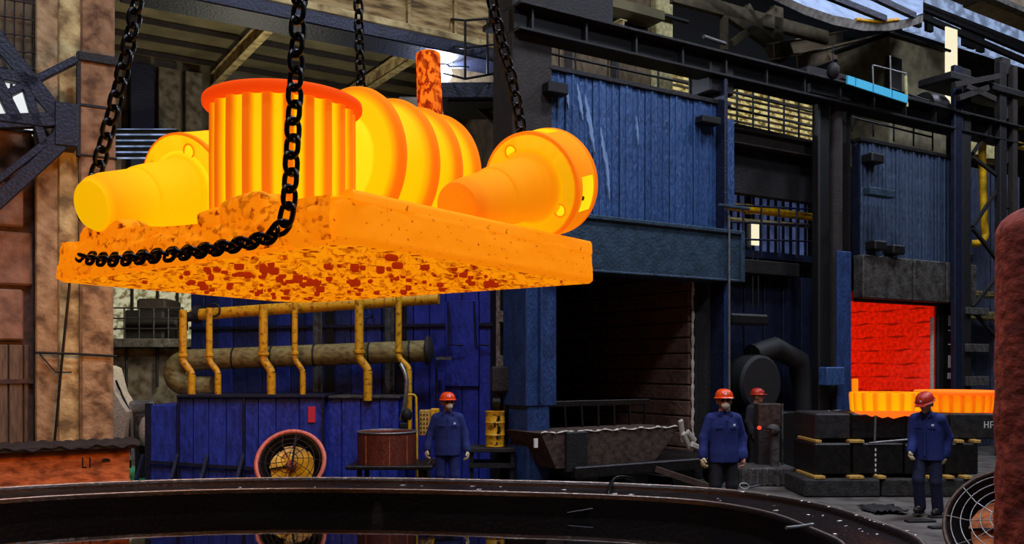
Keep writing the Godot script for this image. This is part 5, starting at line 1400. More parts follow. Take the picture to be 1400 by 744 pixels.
func glowing_tray() -> void:
	bump.seed = 5
	bump.frequency = 1.0
	bump.fractal_octaves = 4
	var o := wthing("heat_treatment_tray", "thick glowing orange cast tray hanging in chains, its underside crusted with dark scale", "tray", TC)
	var n := 420
	var oc := tray_outline(n)
	var N := Vector2(-1.09, 5.92)
	var nl := Vector2(-0.754, 0.657)      # along the front left side, from the near corner
	var nr := Vector2(0.532, 0.847)
	var height := func(q: Vector2) -> float:
		var a := (q - N).dot(nl)
		var h := 0.315 + 0.02 * sin(a * 3.0)
		if a > 2.2: h += 0.05 * smoothstep(2.2, 3.0, a)
		return h
	var side := MB.new()
	var nv := 12
	side.grid(n, nv, func(i: int, j: int) -> Vector3:
		var q: Vector2 = oc[i][0]
		var m: Vector2 = oc[i][1]
		var f := j / float(nv - 1)
		var h: float = height.call(q)
		var amp := 0.008 + 0.045 * clampf(-m.x * 1.6 + 0.2, 0.0, 1.0) * clampf(-m.y * 3.0 + 0.3, 0.0, 1.0)
		var w := bump.get_noise_3d(q.x * 2.2, f * 1.4, q.y * 2.2) * amp * 2.0
		var inset := 0.035 * pow(maxf(0.0, 1.0 - f * 9.0), 2.0) + 0.02 * pow(maxf(0.0, f * 9.0 - 8.0), 2.0)
		var p := q + m * (w - inset)
		return Vector3(p.x, 2.9 + h * f, -p.y), true)
	pt("side", side, M.hot_slab, o)
	# the torn, scaled face on the front left is a skin of its own
	var skin := MB.new()
	skin.grid(150, 16, func(i: int, j: int) -> Vector3:
		var a := 0.12 + 4.1 * i / 149.0
		var f := j / 15.0
		var h: float = height.call(N + nl * a)
		var q := N + nl * a + Vector2(-0.657, -0.754) * (0.012 + 0.05 * (0.5 + bump.get_noise_3d(a * 3.0, f * 2.5, 3.0)) * sin(PI * clampf(f * 1.1, 0, 1)) * smoothstep(0.0, 0.35, a) + 0.012 * bump.get_noise_3d(a * 11.0, f * 6.0, 1.0))
		return Vector3(q.x, 2.93 + (h - 0.03) * f, -q.y))
	pt("scaled_face", skin, M.hot_rough, o, "lumpy front left face covered in dark red scale")
	var topm := MB.new()
	topm.grid(n, 2, func(i: int, j: int) -> Vector3:
		var q: Vector2 = oc[i][0] - oc[i][1] * 0.02
		return Vector3(q.x, 2.9 + height.call(q), -q.y) if j == 0 else Vector3(-1.8, 3.215, -8.9), true)
	pt("top", topm, M.hot_load, o)
	# underside: a grid of shallow diamond pockets under a crust of scale
	var un := MB.new()
	var nr2 := 64
	var ctr := Vector2(-1.8, 8.9)
	un.grid(n, nr2, func(i: int, j: int) -> Vector3:
		var q: Vector2 = oc[i][0] - oc[i][1] * 0.035
		var f := sqrt(1.0 - j / float(nr2 - 1)) if j > 0 else 1.0
		var p := ctr.lerp(q, f)
		var a := (p - N).dot(nl) / 0.36
		var b := (p - N).dot(nr) / 0.36
		var da := absf(a - roundf(a))
		var db := absf(b - roundf(b))
		var pocket := smoothstep(0.62, 0.45, da + db) * smoothstep(1.0, 0.93, f)
		var y := 2.9 + 0.05 * pocket + 0.014 * bump.get_noise_2d(p.x * 5.0, p.y * 5.0) * smoothstep(1.0, 0.97, f)
		return Vector3(p.x, y, -p.y), true, true)
	pt("underside", un, M.hot_under, o, "pocketed underside with dark crusted scale")
	var r2 := RandomNumberGenerator.new()
	r2.seed = 11
	for k in 105:
		var a := r2.randf_range(0.25, 4.0)
		var b := r2.randf_range(0.25, 3.1)
		var q := N + nl * a + nr * b
		var s := r2.randf_range(0.03, 0.075)
		var m := MB.new()
		m.box(Vector3(q.x, 2.9 - 0.008, -q.y), Vector3(s * r2.randf_range(0.7, 1.3), s * r2.randf_range(0.6, 1.2), s * r2.randf_range(0.7, 1.3)), Basis(Vector3.UP, r2.randf() * 0.8 - 0.2) * Basis(Vector3.RIGHT, r2.randf() * 0.3), s * 0.2)
		pt("scale_lump", m, M.hot_lump, o)
	# raised lip along the right side, lugs along the front left edge
	var lip := MB.new()
	lip.grid(60, 7, func(i: int, j: int) -> Vector3:
		var b := 0.1 + 3.42 * i / 59.0
		var q := N + nr * b
		var pf := [Vector2(0.0, 0.29), Vector2(0.004, 0.33 + 0.05 * b / 3.5), Vector2(0.02, 0.36 + 0.05 * b / 3.5), Vector2(0.06, 0.365 + 0.05 * b / 3.5), Vector2(0.1, 0.35 + 0.05 * b / 3.5), Vector2(0.13, 0.32), Vector2(0.14, 0.28)]
		var p: Vector2 = q + Vector2(-0.847, 0.532) * pf[j].x
		return Vector3(p.x, 2.9 + pf[j].y * smoothstep(-0.6, 0.05, b), -p.y), false, true)
	pt("lip", lip, M.hot_slab, o)
	var lugs := [[1.2, 0.56, 0.12, 0.3], [1.62, 0.34, 0.05, 0.3], [3.45, 0.8, 0.16, 0.35], [0.35, 0.5, 0.0, 0.25]]
	for q in lugs:
		var p: Vector2 = N + nl * q[0] + Vector2(0.657, 0.754) * (q[3] * 0.5 - 0.04)
		var bs := Basis(Vector3(nl.x, 0, -nl.y), Vector3.UP, Vector3(nl.x, 0, -nl.y).cross(Vector3.UP))
		if q[2] <= 0.0: continue
		var m := MB.new()
		m.grid(36, 22, func(i: int, j: int) -> Vector3:
			var t := TAU * i / 36.0
			var f := -PI / 2 + PI * j / 21.0
			var d := Vector3(cos(t) * cos(f), sin(f), -sin(t) * cos(f))
			var e := Vector3(signf(d.x) * pow(absf(d.x), 0.42), signf(d.y) * pow(absf(d.y), 0.5), signf(d.z) * pow(absf(d.z), 0.42))
			var v := e * Vector3(q[1] * 0.5, q[2] * 0.5 + 0.06, q[3] * 0.5)
			v *= 1.0 + 0.12 * bump.get_noise_3dv(v * 5.0 + Vector3.ONE * q[0] * 3.0)
			if v.y > 0.0: v.y *= 1.0 - 0.35 * clampf(v.x / q[1] * signf(q[0] - 0.5) + 0.3, 0.0, 1.0)
			return Vector3(p.x, 2.9 + 0.3 + q[2] * 0.42, -p.y) + bs * v, true)
		pt("lug", m, M.hot_rough, o, "rough lug on the front left edge")
	# fluted drum
	var dc := Vector3(-1.85, 3.225, -7.4)
	var dr := wthing("fluted_drum", "upright glowing drum with deep vertical flutes under a round flat lid", "drum", dc)
	var fl := func(t: float) -> float: return 1.0 - 0.075 * (0.5 + 0.5 * tanh(2.6 * cos(t * 22.0 + 0.6)))
	var hd := func(p: Vector2, t: float) -> float: return 0.08 + 0.78 * (0.5 + 0.5 * tanh(2.6 * cos(t * 22.0 + 0.6)))
	pt("fluted_body", MB.new().lathe([Vector2(0.5, 0), Vector2(0.575, 0.0), Vector2(0.578, 0.5), Vector2(0.575, 0.945), Vector2(0.3, 0.945)], 440, Transform3D(Basis(), dc), 40, fl, hd), M.heat, dr)
	pt("lid", MB.new().lathe([Vector2(0.3, 0.925), Vector2(0.595, 0.925), Vector2(0.615, 0.93), Vector2(0.628, 0.945), Vector2(0.632, 0.975), Vector2(0.626, 1.0), Vector2(0.605, 1.012), Vector2(0, 1.012)], 96, Transform3D(Basis(), dc), 50), M.hot_lid, dr, "cooler orange red lid")
	# ribbed roll lying behind it
	var ax := Vector3(0.6, 0, -0.8)
	var rc := Vector3(-1.482, 3.925, -8.3)
	var rb := Basis(ax.cross(Vector3.UP).normalized(), ax, Vector3.ZERO)
	rb.z = rb.x.cross(rb.y)
	var rx := Transform3D(rb, rc)
	var rl := wthing("ribbed_roll", "large glowing roll of four rounded ribs lying between drum and scaled bar", "roll", Vector3(-1.1, 3.225, -8.8))
	var prof := [Vector2(0.0, -0.3), Vector2(0.16, -0.3), Vector2(0.17, -0.27), Vector2(0.18, -0.2), Vector2(0.36, -0.19), Vector2(0.4, -0.17), Vector2(0.42, -0.12), Vector2(0.43, -0.09), Vector2(0.56, -0.085), Vector2(0.59, -0.07)]
	var ribs := [[0.0, 0.70], [0.44, 0.695], [0.767, 0.69], [1.048, 0.685]]
	for k in 4:
		var t: float = ribs[k][0]
		var r: float = ribs[k][1]
		for q in [[-0.06, 0.64], [-0.045, 0.675], [-0.02, 0.695], [0.005, 0.7], [0.03, 0.695], [0.05, 0.68], [0.065, 0.65]]: prof.append(Vector2(q[1] / 0.7 * r, t + q[0]))
		if k < 3:
			var t1: float = ribs[k + 1][0] - 0.06
			var t0 := t + 0.065
			for i in 5:
				var f := (i + 1) / 6.0
				prof.append(Vector2(lerpf(0.6, 0.64, f) - 0.05 * sin(PI * f) , lerpf(t0, t1, f)))
	prof.append_array([Vector2(0.5, 1.14), Vector2(0.46, 1.2), Vector2(0, 1.2)])
	pt("body", MB.new().lathe(prof, 120, rx, 60, null, func(p: Vector2, _t: float) -> float: return (0.95 - p.y * 0.1 if p.x < 0.42 else lerpf(0.8, 0.03, smoothstep(0.6, 0.69, p.x)))), M.heat, rl)
	# two flanged shafts
	flanged_shaft(Vector3(0.16, 3.74, -8.42), Vector3(-0.45, 3.40, -7.5), 0.5, "glowing flanged shaft at the right, its drilled flange facing front", [112.0, -40.0, 205.0], true)
	flanged_shaft(Vector3(-3.2, 3.79, -8.9), Vector3(-3.65, 3.52, -8.05), 0.56, "glowing flanged shaft at the left, its stub end pointing left", [63.0, 142.0, -40.0], false)
	# upright scaled bar
	var bc := Vector3(-0.86, 3.22, -10.15)
	var br := wthing("scaled_bar", "upright round glowing bar flaked with dark red scale", "bar", bc)
	pt("bar", MB.new().lathe([Vector2(0.145, 0), Vector2(0.138, 2.3), Vector2(0.132, 2.34), Vector2(0.1, 2.36), Vector2(0, 2.36)], 40, Transform3D(Basis(Vector3.BACK, 0.03), bc), 40), M.hot_bar, br)

func flanged_shaft(c: Vector3, tip: Vector3, r: float, label: String, holes: Array, slots: bool) -> void:
	var ax := (tip - c).normalized()      # from the flange to the stub
	var ln := c.distance_to(tip)
	var x := Vector3.UP.cross(ax).normalized()
	var bs := Basis(x, ax, x.cross(ax))
	var xf := Transform3D(bs, c)
	var o := wthing("flanged_shaft", label, "shaft", Vector3(c.x, 3.225, c.z))
	var k := r / 0.5
	# the shaft with its shoulders, fillet and stub end
	var prof := [Vector2(0.36 * k, 0.001), Vector2(0.33 * k, 0.012), Vector2(0.305 * k, 0.035), Vector2(0.29 * k, 0.07), Vector2(0.27 * k, ln * 0.45), Vector2(0.262 * k, ln * 0.52), Vector2(0.258 * k, ln * 0.53), Vector2(0.246 * k, ln * 0.54)]
	if slots: prof.append_array([Vector2(0.225 * k, ln * 0.86), Vector2(0.218 * k, ln * 0.95), Vector2(0.2 * k, ln), Vector2(0.165 * k, ln + 0.02), Vector2(0, ln + 0.025)])
	else: prof.append_array([Vector2(0.24 * k, ln * 0.9), Vector2(0.225 * k, ln * 1.0), Vector2(0.19 * k, ln + 0.07), Vector2(0.1 * k, ln + 0.1), Vector2(0, ln + 0.105)])
	pt("shaft", MB.new().lathe(prof, 64, xf, 40, null, func(p: Vector2, _t: float) -> float: return (0.36 if slots else 0.72) + 0.35 * smoothstep(0.29 * k, 0.36 * k, p.x) - 0.22 * smoothstep(ln * 0.8, ln * 0.95, p.y) * smoothstep(ln + 0.06, ln, p.y)), M.heat, o)
	for a in holes:
		var hc := xf * Vector3(cos(deg_to_rad(a)) * r * 0.74, 0.0, -sin(deg_to_rad(a)) * r * 0.74)
		var hx := Transform3D(bs, hc)
		var hr := 0.052 * k
		pt("hole_edge", MB.new().lathe([Vector2(hr * 0.99, 0.0), Vector2(hr * 1.0, 0.009), Vector2(hr * 1.15, 0.01), Vector2(hr * 1.35, 0.003)], 24, hx, 80, null, func(p: Vector2, _t: float) -> float: return lerpf(0.12, 0.5, clampf((p.x / hr - 1.0) * 4.0, 0.0, 1.0))), M.heat, o)
	pt("front_edge", MB.new().lathe([Vector2(r - 0.02, -0.002), Vector2(r + 0.003, -0.012), Vector2(r + 0.004, -0.05), Vector2(r - 0.01, -0.07)], 64, xf, 60, null, func(p: Vector2, _t: float) -> float: return 0.12), M.heat, o)
	pt("rear_edge", MB.new().lathe([Vector2(r - 0.01, -0.34 * k), Vector2(r + 0.004, -0.36 * k), Vector2(r + 0.003, -0.4 * k), Vector2(r - 0.03, -0.408 * k)], 64, xf, 60, null, func(p: Vector2, _t: float) -> float: return 0.14), M.heat, o)
	# the flange, drilled and slotted: cut with booleans
	var csg := CSGCombiner3D.new()
	csg.name = "flange"
	var poly := PackedVector2Array()
	for q in [[0.0, 0.0], [r - 0.03, 0.0], [r - 0.01, -0.008], [r, -0.03], [r, -0.37 * k], [r - 0.012, -0.395 * k], [r - 0.04, -0.405 * k], [0.0, -0.405 * k]]: poly.append(Vector2(q[0], q[1]))
	var body := CSGPolygon3D.new()
	body.name = "disc"
	body.mode = CSGPolygon3D.MODE_SPIN
	body.polygon = poly
	body.spin_sides = 64
	body.smooth_faces = true
	body.material = M.hot_barrel if slots else M.hot_shaft
	csg.add_child(body, true)
	var fc := CSGPolygon3D.new()
	fc.name = "front_face"
	fc.mode = CSGPolygon3D.MODE_SPIN
	fc.polygon = PackedVector2Array([Vector2(0.05, -0.02), Vector2(r - 0.028, -0.02), Vector2(r - 0.03, 0.004), Vector2(0.05, 0.004)])
	fc.spin_sides = 64
	fc.smooth_faces = true
	fc.material = M.hot_load if slots else M.hot_shaft
	csg.add_child(fc, true)
	for a in holes:
		var h := CSGCylinder3D.new()
		h.name = "hole"
		h.radius = 0.052 * k
		h.height = 0.5
		h.sides = 24
		h.operation = CSGShape3D.OPERATION_SUBTRACTION
		h.position = Vector3(cos(deg_to_rad(a)) * r * 0.74, -0.14, -sin(deg_to_rad(a)) * r * 0.74)
		h.material = M.hot_deep
		csg.add_child(h, true)
	if slots:
		for a in [-16.0, 84.0, 174.0, 262.0]:
			var s := CSGBox3D.new()
			s.name = "slot"
			s.size = Vector3(0.13, 0.21, 0.32)
			s.operation = CSGShape3D.OPERATION_SUBTRACTION
			s.position = Vector3(cos(deg_to_rad(a)) * r, -0.21, -sin(deg_to_rad(a)) * r)
			s.rotation.y = deg_to_rad(a)
			s.material = M.hot_deep
			csg.add_child(s, true)
			var da := deg_to_rad(a)
			var sx := Transform3D(bs * Basis(Vector3.UP, da), xf * Vector3(cos(da) * (r - 0.06), -0.21, -sin(da) * (r - 0.06)))
			pt("slot_floor", floor_plate(sx), M.heat, o)
			pt("oil_hole", MB.new().lathe([Vector2(0.021, 0.0), Vector2(0.021, 0.012), Vector2(0, 0.013)], 16, sx * Transform3D(Basis(Vector3.BACK, -PI / 2), Vector3(0.006, 0.0, 0.05))), M.black, o)
	o.add_child(csg, true)
	csg.transform = Transform3D(bs, c - base_of[o])

func floor_plate(x: Transform3D) -> MB:      # the hotter floor of a slot
	var m := MB.new()
	m.box(x * Vector3(0.004, 0, 0), Vector3(0.008, 0.205, 0.315), x.basis)
	m.warm = true
	for i in m.v.size(): m.uv.append(Vector2(0.97, 0.5))
	return m

# ---------------------------------------------------------------- chains
var link_mesh: ArrayMesh
func chain(o: Node3D, pts: Array, twist0 := 0.785, twist1 := 0.785, size := 1.0) -> void:
	if link_mesh == null:
		var m := MB.new()
		var loop := []
		var rr := 0.055
		var hl := 0.023
		for i in 9: loop.append(Vector3(cos(PI * i / 8.0) * rr, hl + sin(PI * i / 8.0) * rr, 0))
		for i in 9: loop.append(Vector3(-cos(PI * i / 8.0) * rr, -hl - sin(PI * i / 8.0) * rr, 0))
		m.tube(loop, 0.018, 8, true)
		link_mesh = m.mesh()
	var cv := Curve3D.new()
	for i in pts.size():
		var t: Vector3 = (pts[mini(i + 1, pts.size() - 1)] - pts[maxi(i - 1, 0)]) / 6.0
		cv.add_point(pts[i], -t, t)
	cv.bake_interval = 0.02
	var pitch := 0.12 * size
	var n := int(cv.get_baked_length() / pitch)
	for i in n:
		var a := cv.sample_baked(i * pitch)
		var b := cv.sample_baked((i + 1) * pitch)
		var y := (b - a).normalized()
		var ref := Vector3(0, 0, 1) if absf(y.z) < 0.9 else Vector3.RIGHT
		var x := y.cross(ref).normalized()
		var bs := Basis(x, y, x.cross(y)) * Basis(Vector3.UP, lerpf(twist0, twist1, i / float(n)) + PI / 2 * (i % 2)) * Basis().scaled(Vector3.ONE * size)
		var l := part("link", link_mesh, M.chain, o)
		l.transform = Transform3D(bs, (a + b) * 0.5 - base_of[o])

func chains() -> void:
	var a := wthing("lifting_chain", "black lifting chain at the left, hanging before the concrete column", "chain", P(118, 292, 8.5), "lifting chains of the glowing tray")
	chain(a, [P(196, -40, 8.8), P(172, 80, 8.7), P(142, 200, 8.6), P(122, 270, 8.5), P(114, 300, 8.45)], 0.5, 0.35, 1.16)
	var b := wthing("lifting_chain", "black lifting chain that hangs before the fluted drum, then runs left along the tray", "chain", P(395, 300, 6.2), "lifting chains of the glowing tray")
	chain(b, [P(411, -40, 6.35), P(406, 60, 6.3), P(402, 150, 6.25), P(398, 230, 6.2), P(395, 278, 6.16), P(389, 306, 6.16), P(374, 321, 6.25), P(350, 329, 6.42), P(300, 339, 6.76), P(250, 346, 7.12), P(200, 351, 7.5), P(150, 355, 7.93), P(118, 352, 8.28), P(106, 346, 8.45)], 0.7, 0.15)
	var c := wthing("lifting_chain", "black lifting chain that ends behind the ribbed roll", "chain", P(497, 180, 10.8), "lifting chains of the glowing tray")
	chain(c, [P(489, -40, 10.8), P(491, 40, 10.8), P(494, 120, 10.8), P(498, 200, 10.8), P(500, 290, 10.8)])
	var d := wthing("lifting_chain", "black lifting chain that ends behind the right flanged shaft", "chain", P(714, 190, 9.5), "lifting chains of the glowing tray")
	chain(d, [P(664, -40, 9.0), P(684, 50, 9.1), P(700, 110, 9.2), P(712, 175, 9.3), P(720, 240, 9.35), P(724, 300, 9.35)])

# ---------------------------------------------------------------- people: bodies and clothes are meshed distance fields
func field(m: MB, bones: Array, cell: float, k: float, lo_cut := -1e9, hi_cut := 1e9) -> void:    # bone: [a, b, ra, rb, flat in z]
	var mn := Vector3.ONE * 1e9
	var mx := -mn
	for b in bones:
		var r := maxf(b[2], b[3])
		for p in [b[0], b[1]]:
			mn = mn.min(p - Vector3.ONE * r)
			mx = mx.max(p + Vector3.ONE * r)
	mn -= Vector3.ONE * cell * 2.5
	mx += Vector3.ONE * cell * 2.5
	var nx := int((mx.x - mn.x) / cell) + 1
	var ny := int((mx.y - mn.y) / cell) + 1
	var nz := int((mx.z - mn.z) / cell) + 1
	var f := PackedFloat32Array()
	f.resize(nx * ny * nz)
	f.fill(1.0)
	for b in bones:
		var A: Vector3 = b[0]
		var B: Vector3 = b[1]
		var ra: float = b[2]
		var rb: float = b[3]
		var fz: float = b[4] if b.size() > 4 else 1.0
		var pad := maxf(ra, rb) + k + cell * 2.0
		var l := ((A.min(B) - Vector3.ONE * pad - mn) / cell).floor().max(Vector3.ZERO)
		var h := ((A.max(B) + Vector3.ONE * pad - mn) / cell).ceil()
		var ab := B - A
		ab.z /= fz
		var q := maxf(ab.length_squared(), 1e-9)
		for z in range(int(l.z), mini(int(h.z) + 1, nz)):
			var pz := (mn.z + z * cell - A.z) / fz
			for y in range(int(l.y), mini(int(h.y) + 1, ny)):
				var py := mn.y + y * cell - A.y
				var at := (z * ny + y) * nx
				for x in range(int(l.x), mini(int(h.x) + 1, nx)):
					var p := Vector3(mn.x + x * cell - A.x, py, pz)
					var t := clampf(p.dot(ab) / q, 0.0, 1.0)
					var d := (p - ab * t).length() - lerpf(ra, rb, t)
					var o := f[at + x]
					var e := maxf(k - absf(o - d), 0.0) / k
					f[at + x] = minf(o, d) - e * e * k * 0.25
	for y in ny:
		var py := mn.y + y * cell
		var c := maxf(lo_cut - py, py - hi_cut)
		if c < -0.1: continue
		for z in nz:
			var at := (z * ny + y) * nx
			for x in nx: f[at + x] = maxf(f[at + x], c)
	var ids := {}
	var base := m.v.size()
	var sy := nx
	var sz := nx * ny
	for z in nz - 1:
		for y in ny - 1:
			var at := (z * ny + y) * nx
			for x in nx - 1:
				var i := at + x
				if absf(f[i]) > cell * 2.0: continue
				var c := [f[i], f[i + 1], f[i + sy], f[i + sy + 1], f[i + sz], f[i + sz + 1], f[i + sz + sy], f[i + sz + sy + 1]]
				var neg := 0
				for e in c: neg += 1 if e < 0.0 else 0
				if neg == 0 or neg == 8: continue
				var s := Vector3()
				var cn := 0
				for e in [[0, 1], [2, 3], [4, 5], [6, 7], [0, 2], [1, 3], [4, 6], [5, 7], [0, 4], [1, 5], [2, 6], [3, 7]]:
					var u: float = c[e[0]]
					var w: float = c[e[1]]
					if (u < 0.0) != (w < 0.0):
						var t := u / (u - w)
						s += Vector3(e[0] & 1, (e[0] >> 1) & 1, e[0] >> 2).lerp(Vector3(e[1] & 1, (e[1] >> 1) & 1, e[1] >> 2), t)
						cn += 1
				ids[i] = m.v.size()
				m.v.append(mn + (Vector3(x, y, z) + s / cn) * cell)
				m.n.append(Vector3(c[1] + c[3] + c[5] + c[7] - c[0] - c[2] - c[4] - c[6], c[2] + c[3] + c[6] + c[7] - c[0] - c[1] - c[4] - c[5], c[4] + c[5] + c[6] + c[7] - c[0] - c[1] - c[2] - c[3]).normalized())
	for i in ids:
		for ax in 3:
			var st: int = [1, sy, sz][ax]
			var u: int = [sy, sz, 1][ax]
			var w: int = [sz, 1, sy][ax]
			var inside := f[i] < 0.0
			if inside == (f[i + st] < 0.0): continue
			var a = ids.get(i - u - w)
			var b = ids.get(i - w)
			var d = ids.get(i - u)
			if a == null or b == null or d == null: continue
			if inside: m.ix.append_array([a, ids[i], b, a, d, ids[i]])
			else: m.ix.append_array([a, b, ids[i], a, ids[i], d])

func hand_bones(w: Vector3, dir: Vector3, side: float, fwd: Vector3, s := 1.0) -> Array:     # a slightly curled hand: palm, four fingers, a thumb
	var d := dir.normalized()
	var f := (fwd - d * fwd.dot(d)).normalized()      # the thumb's side
	var inn := d.cross(f) * side                      # the palm's side
	var b := [[w, w + d * 0.05, 0.026, 0.03], [w + d * 0.04 + f * 0.026, w + d * 0.09 + f * 0.03, 0.018, 0.014], [w + d * 0.04 - f * 0.022, w + d * 0.085 - f * 0.028, 0.018, 0.014]]
	var len := [0.075, 0.085, 0.078, 0.06]
	for i in 4:
		var r := w + d * (0.085 - 0.004 * absf(i - 1)) + f * (0.03 - 0.02 * i)
		var k1: Vector3 = r + (d * 0.85 + inn * 0.4).normalized() * len[i] * 0.45
		var k2: Vector3 = k1 + (d * 0.45 + inn * 0.9).normalized() * len[i] * 0.33
		var k3: Vector3 = k2 + (d * 0.0 + inn * 1.0).normalized() * len[i] * 0.25
		b.append([r, k1, 0.0098 * s, 0.009 * s])
		b.append([k1, k2, 0.009 * s, 0.0085 * s])
		b.append([k2, k3, 0.0085 * s, 0.008 * s])
	var t0 := w + d * 0.03 + f * 0.028
	var t1 := t0 + (d * 0.6 + f * 0.8 + inn * 0.2).normalized() * 0.04
	b.append([t0, t1, 0.014, 0.0105 * s])
	b.append([t1, t1 + (d * 0.9 + f * 0.2 + inn * 0.5).normalized() * 0.035, 0.0105 * s, 0.009 * s])
	return b

func worker(called_label: String, at: Vector3, yaw: float, q: Dictionary, size := 1.0) -> void:
	var o := thing("person", called_label, "person", at, yaw, "")
	o.scale = Vector3.ONE * size
	var lean: float = q.get("lean", 0.0)
	var pel := Vector3(0, 0.92, 0)
	var che := Vector3(0, 1.27, lean * 0.5)
	var nek := Vector3(0, 1.46, lean)
	var hd: Vector3 = nek + q.get("head", Vector3(0, 0.155, 0.03))
	var hdir: Vector3 = q.get("face", Vector3(0, 0, 1)).normalized()
	var sh := [Vector3(-0.178, 1.385, lean * 0.9), Vector3(0.178, 1.385, lean * 0.9)]
	var el: Array = q.elbows
	var wr: Array = q.wrists
	var kn: Array = q.knees
	var an: Array = q.ankles
	var hip := [Vector3(-0.09, 0.90, 0), Vector3(0.09, 0.90, 0)]
	var cloth: Material = q.get("cloth", M.cloth)
	var trous: Material = q.get("trousers", M.cloth)
	# body: one continuous skin from head to foot
	var bm := MB.new()
	var bones := [[pel, che, 0.12, 0.125, 0.72], [che, nek, 0.1, 0.06, 0.85], [nek, hd, 0.052, 0.055]]
	for s in 2:
		bones.append_array([[che + Vector3(0, 0.1, 0), sh[s], 0.07, 0.055], [sh[s], el[s], 0.05, 0.04], [el[s], wr[s], 0.04, 0.028], [pel, hip[s], 0.1, 0.09], [hip[s], kn[s], 0.078, 0.052], [kn[s], an[s], 0.052, 0.038], [an[s], an[s] + q.get("toe", Vector3(0, -0.03, 0.15)), 0.036, 0.03]])
	field(bm, bones, 0.02, 0.05)
	var right := Vector3.UP.cross(hdir).normalized()
	var hup := hdir.cross(right)
	var hb := [[hd + hup * 0.03 - hdir * 0.015, hd + hup * 0.02 + hdir * 0.01, 0.092, 0.09], [hd - hup * 0.04 + hdir * 0.035, hd - hup * 0.075 + hdir * 0.06, 0.062, 0.042], [hd + hup * 0.02 + hdir * 0.095, hd - hup * 0.02 + hdir * 0.115, 0.012, 0.017], [hd - hup * 0.05 + hdir * 0.085 - right * 0.02, hd - hup * 0.05 + hdir * 0.085 + right * 0.02, 0.014, 0.014], [nek, hd - hup * 0.05, 0.055, 0.055]]
	for s in [-1.0, 1.0]: hb.append([hd + right * s * 0.09 + hup * 0.02 - hdir * 0.01, hd + right * s * 0.092 - hup * 0.025 - hdir * 0.005, 0.018, 0.013])
	field(bm, hb, 0.008, 0.02)
	for s in 2:
		if not q.gloves[s]: field(bm, hand_bones(wr[s], wr[s] - el[s] + Vector3(0, -0.02, 0.02), 1.0 if s else -1.0, Vector3(0, 0, 1)), 0.005, 0.008)
	part("body", bm, q.get("skin", M.skin), o)
	for s in 2:
		if q.gloves[s]:
			var gm := MB.new()
			var hb2 := hand_bones(wr[s], wr[s] - el[s] + Vector3(0, -0.02, 0.02), 1.0 if s else -1.0, Vector3(0, 0, 1), 1.25)
			for b in hb2:
				b[2] += 0.003
				b[3] += 0.003
			hb2.append([wr[s] + (el[s] - wr[s]).normalized() * 0.05, wr[s], 0.044, 0.036])
			field(gm, hb2, 0.006, 0.01)
			part("glove", gm, q.get("glove", M.glove), o)
	# clothes
	var jm := MB.new()
	var jb := [[pel + Vector3(0, -0.08, 0), che, 0.2, 0.205, 0.68], [che, nek + Vector3(0, -0.06, 0), 0.19, 0.1, 0.72], [sh[0] * Vector3(0.6, 1.012, 1), sh[1] * Vector3(0.6, 1.012, 1), 0.078, 0.078], [pel + Vector3(0, -0.13, 0), pel + Vector3(0, 0.0, 0), 0.205, 0.2, 0.72]]
	for s in 2:
		jb.append_array([[sh[s], el[s], 0.076, 0.064], [el[s], wr[s], 0.064, 0.05]])
		jb.append([el[s].lerp(wr[s], 0.75), el[s].lerp(wr[s], 0.86), 0.06, 0.056])
	field(jm, jb, 0.0145, 0.035, 0.80)
	var jk := part("jacket", jm, cloth, o)
	var cm := MB.new()
	for s in [-1.0, 1.0]:
		cm.box(nek + Vector3(s * 0.055, -0.01, 0.075), Vector3(0.075, 0.085, 0.02), Basis(Vector3.BACK, s * 0.55) * Basis(Vector3.RIGHT, -0.35), 0.008)
	cm.lathe([Vector2(0.085, -0.05), Vector2(0.082, 0.02), Vector2(0.072, 0.03), Vector2(0.07, -0.05)], 20, Transform3D(Basis(), nek))
	part("collar", cm, cloth, jk)
	var zz := che.z + 0.14
	part("placket", MB.new().box(Vector3(0, 1.12, zz - 0.002), Vector3(0.035, 0.52, 0.012), Basis(Vector3.RIGHT, lean * 0.3), 0.004), cloth, jk)
	for s in [-1.0, 1.0]: part("pocket_flap", MB.new().box(Vector3(s * 0.095, 1.27, zz - 0.01), Vector3(0.1, 0.035, 0.014), Basis(Vector3.UP, s * 0.25), 0.005), cloth, jk)
	part("badge", MB.new().box(Vector3(0.105, 1.305, zz - 0.006), Vector3(0.035, 0.03, 0.01), Basis(Vector3.UP, 0.25), 0.003), M.badge, jk)
	var tm := MB.new()
	var tb := [[hip[0], hip[1], 0.105, 0.105, 0.85], [pel, pel + Vector3(0, 0.08, 0), 0.15, 0.15, 0.7]]
	for s in 2: tb.append_array([[hip[s], kn[s], 0.098, 0.082], [kn[s], an[s] + Vector3(0, 0.0, -0.005), 0.08, 0.078]])
	field(tm, tb, 0.0145, 0.025, 0.045)
	part("trousers", tm, trous, o)
	for s in 2:
		var bt := MB.new()
		var toe: Vector3 = q.get("toe", Vector3(0, -0.03, 0.15))
		field(bt, [[an[s] + Vector3(0, 0.06, 0), an[s], 0.058, 0.056], [an[s] + Vector3(0, -0.04, -0.03), an[s] + toe, 0.052, 0.044]], 0.01, 0.03, an[s].y - 0.09)
		bt.box(an[s] + Vector3(0, -0.085, 0.055), Vector3(0.095, 0.025, 0.27), Basis(), 0.01)
		part("boot", bt, M.boot, o)
	# helmet with brim, goggles, respirator
	var hm := MB.new()
	var hx := Transform3D(Basis(right, hup, hdir) * Basis().scaled(Vector3(1, 1, 1.12)), hd + hup * 0.045 - hdir * 0.005)
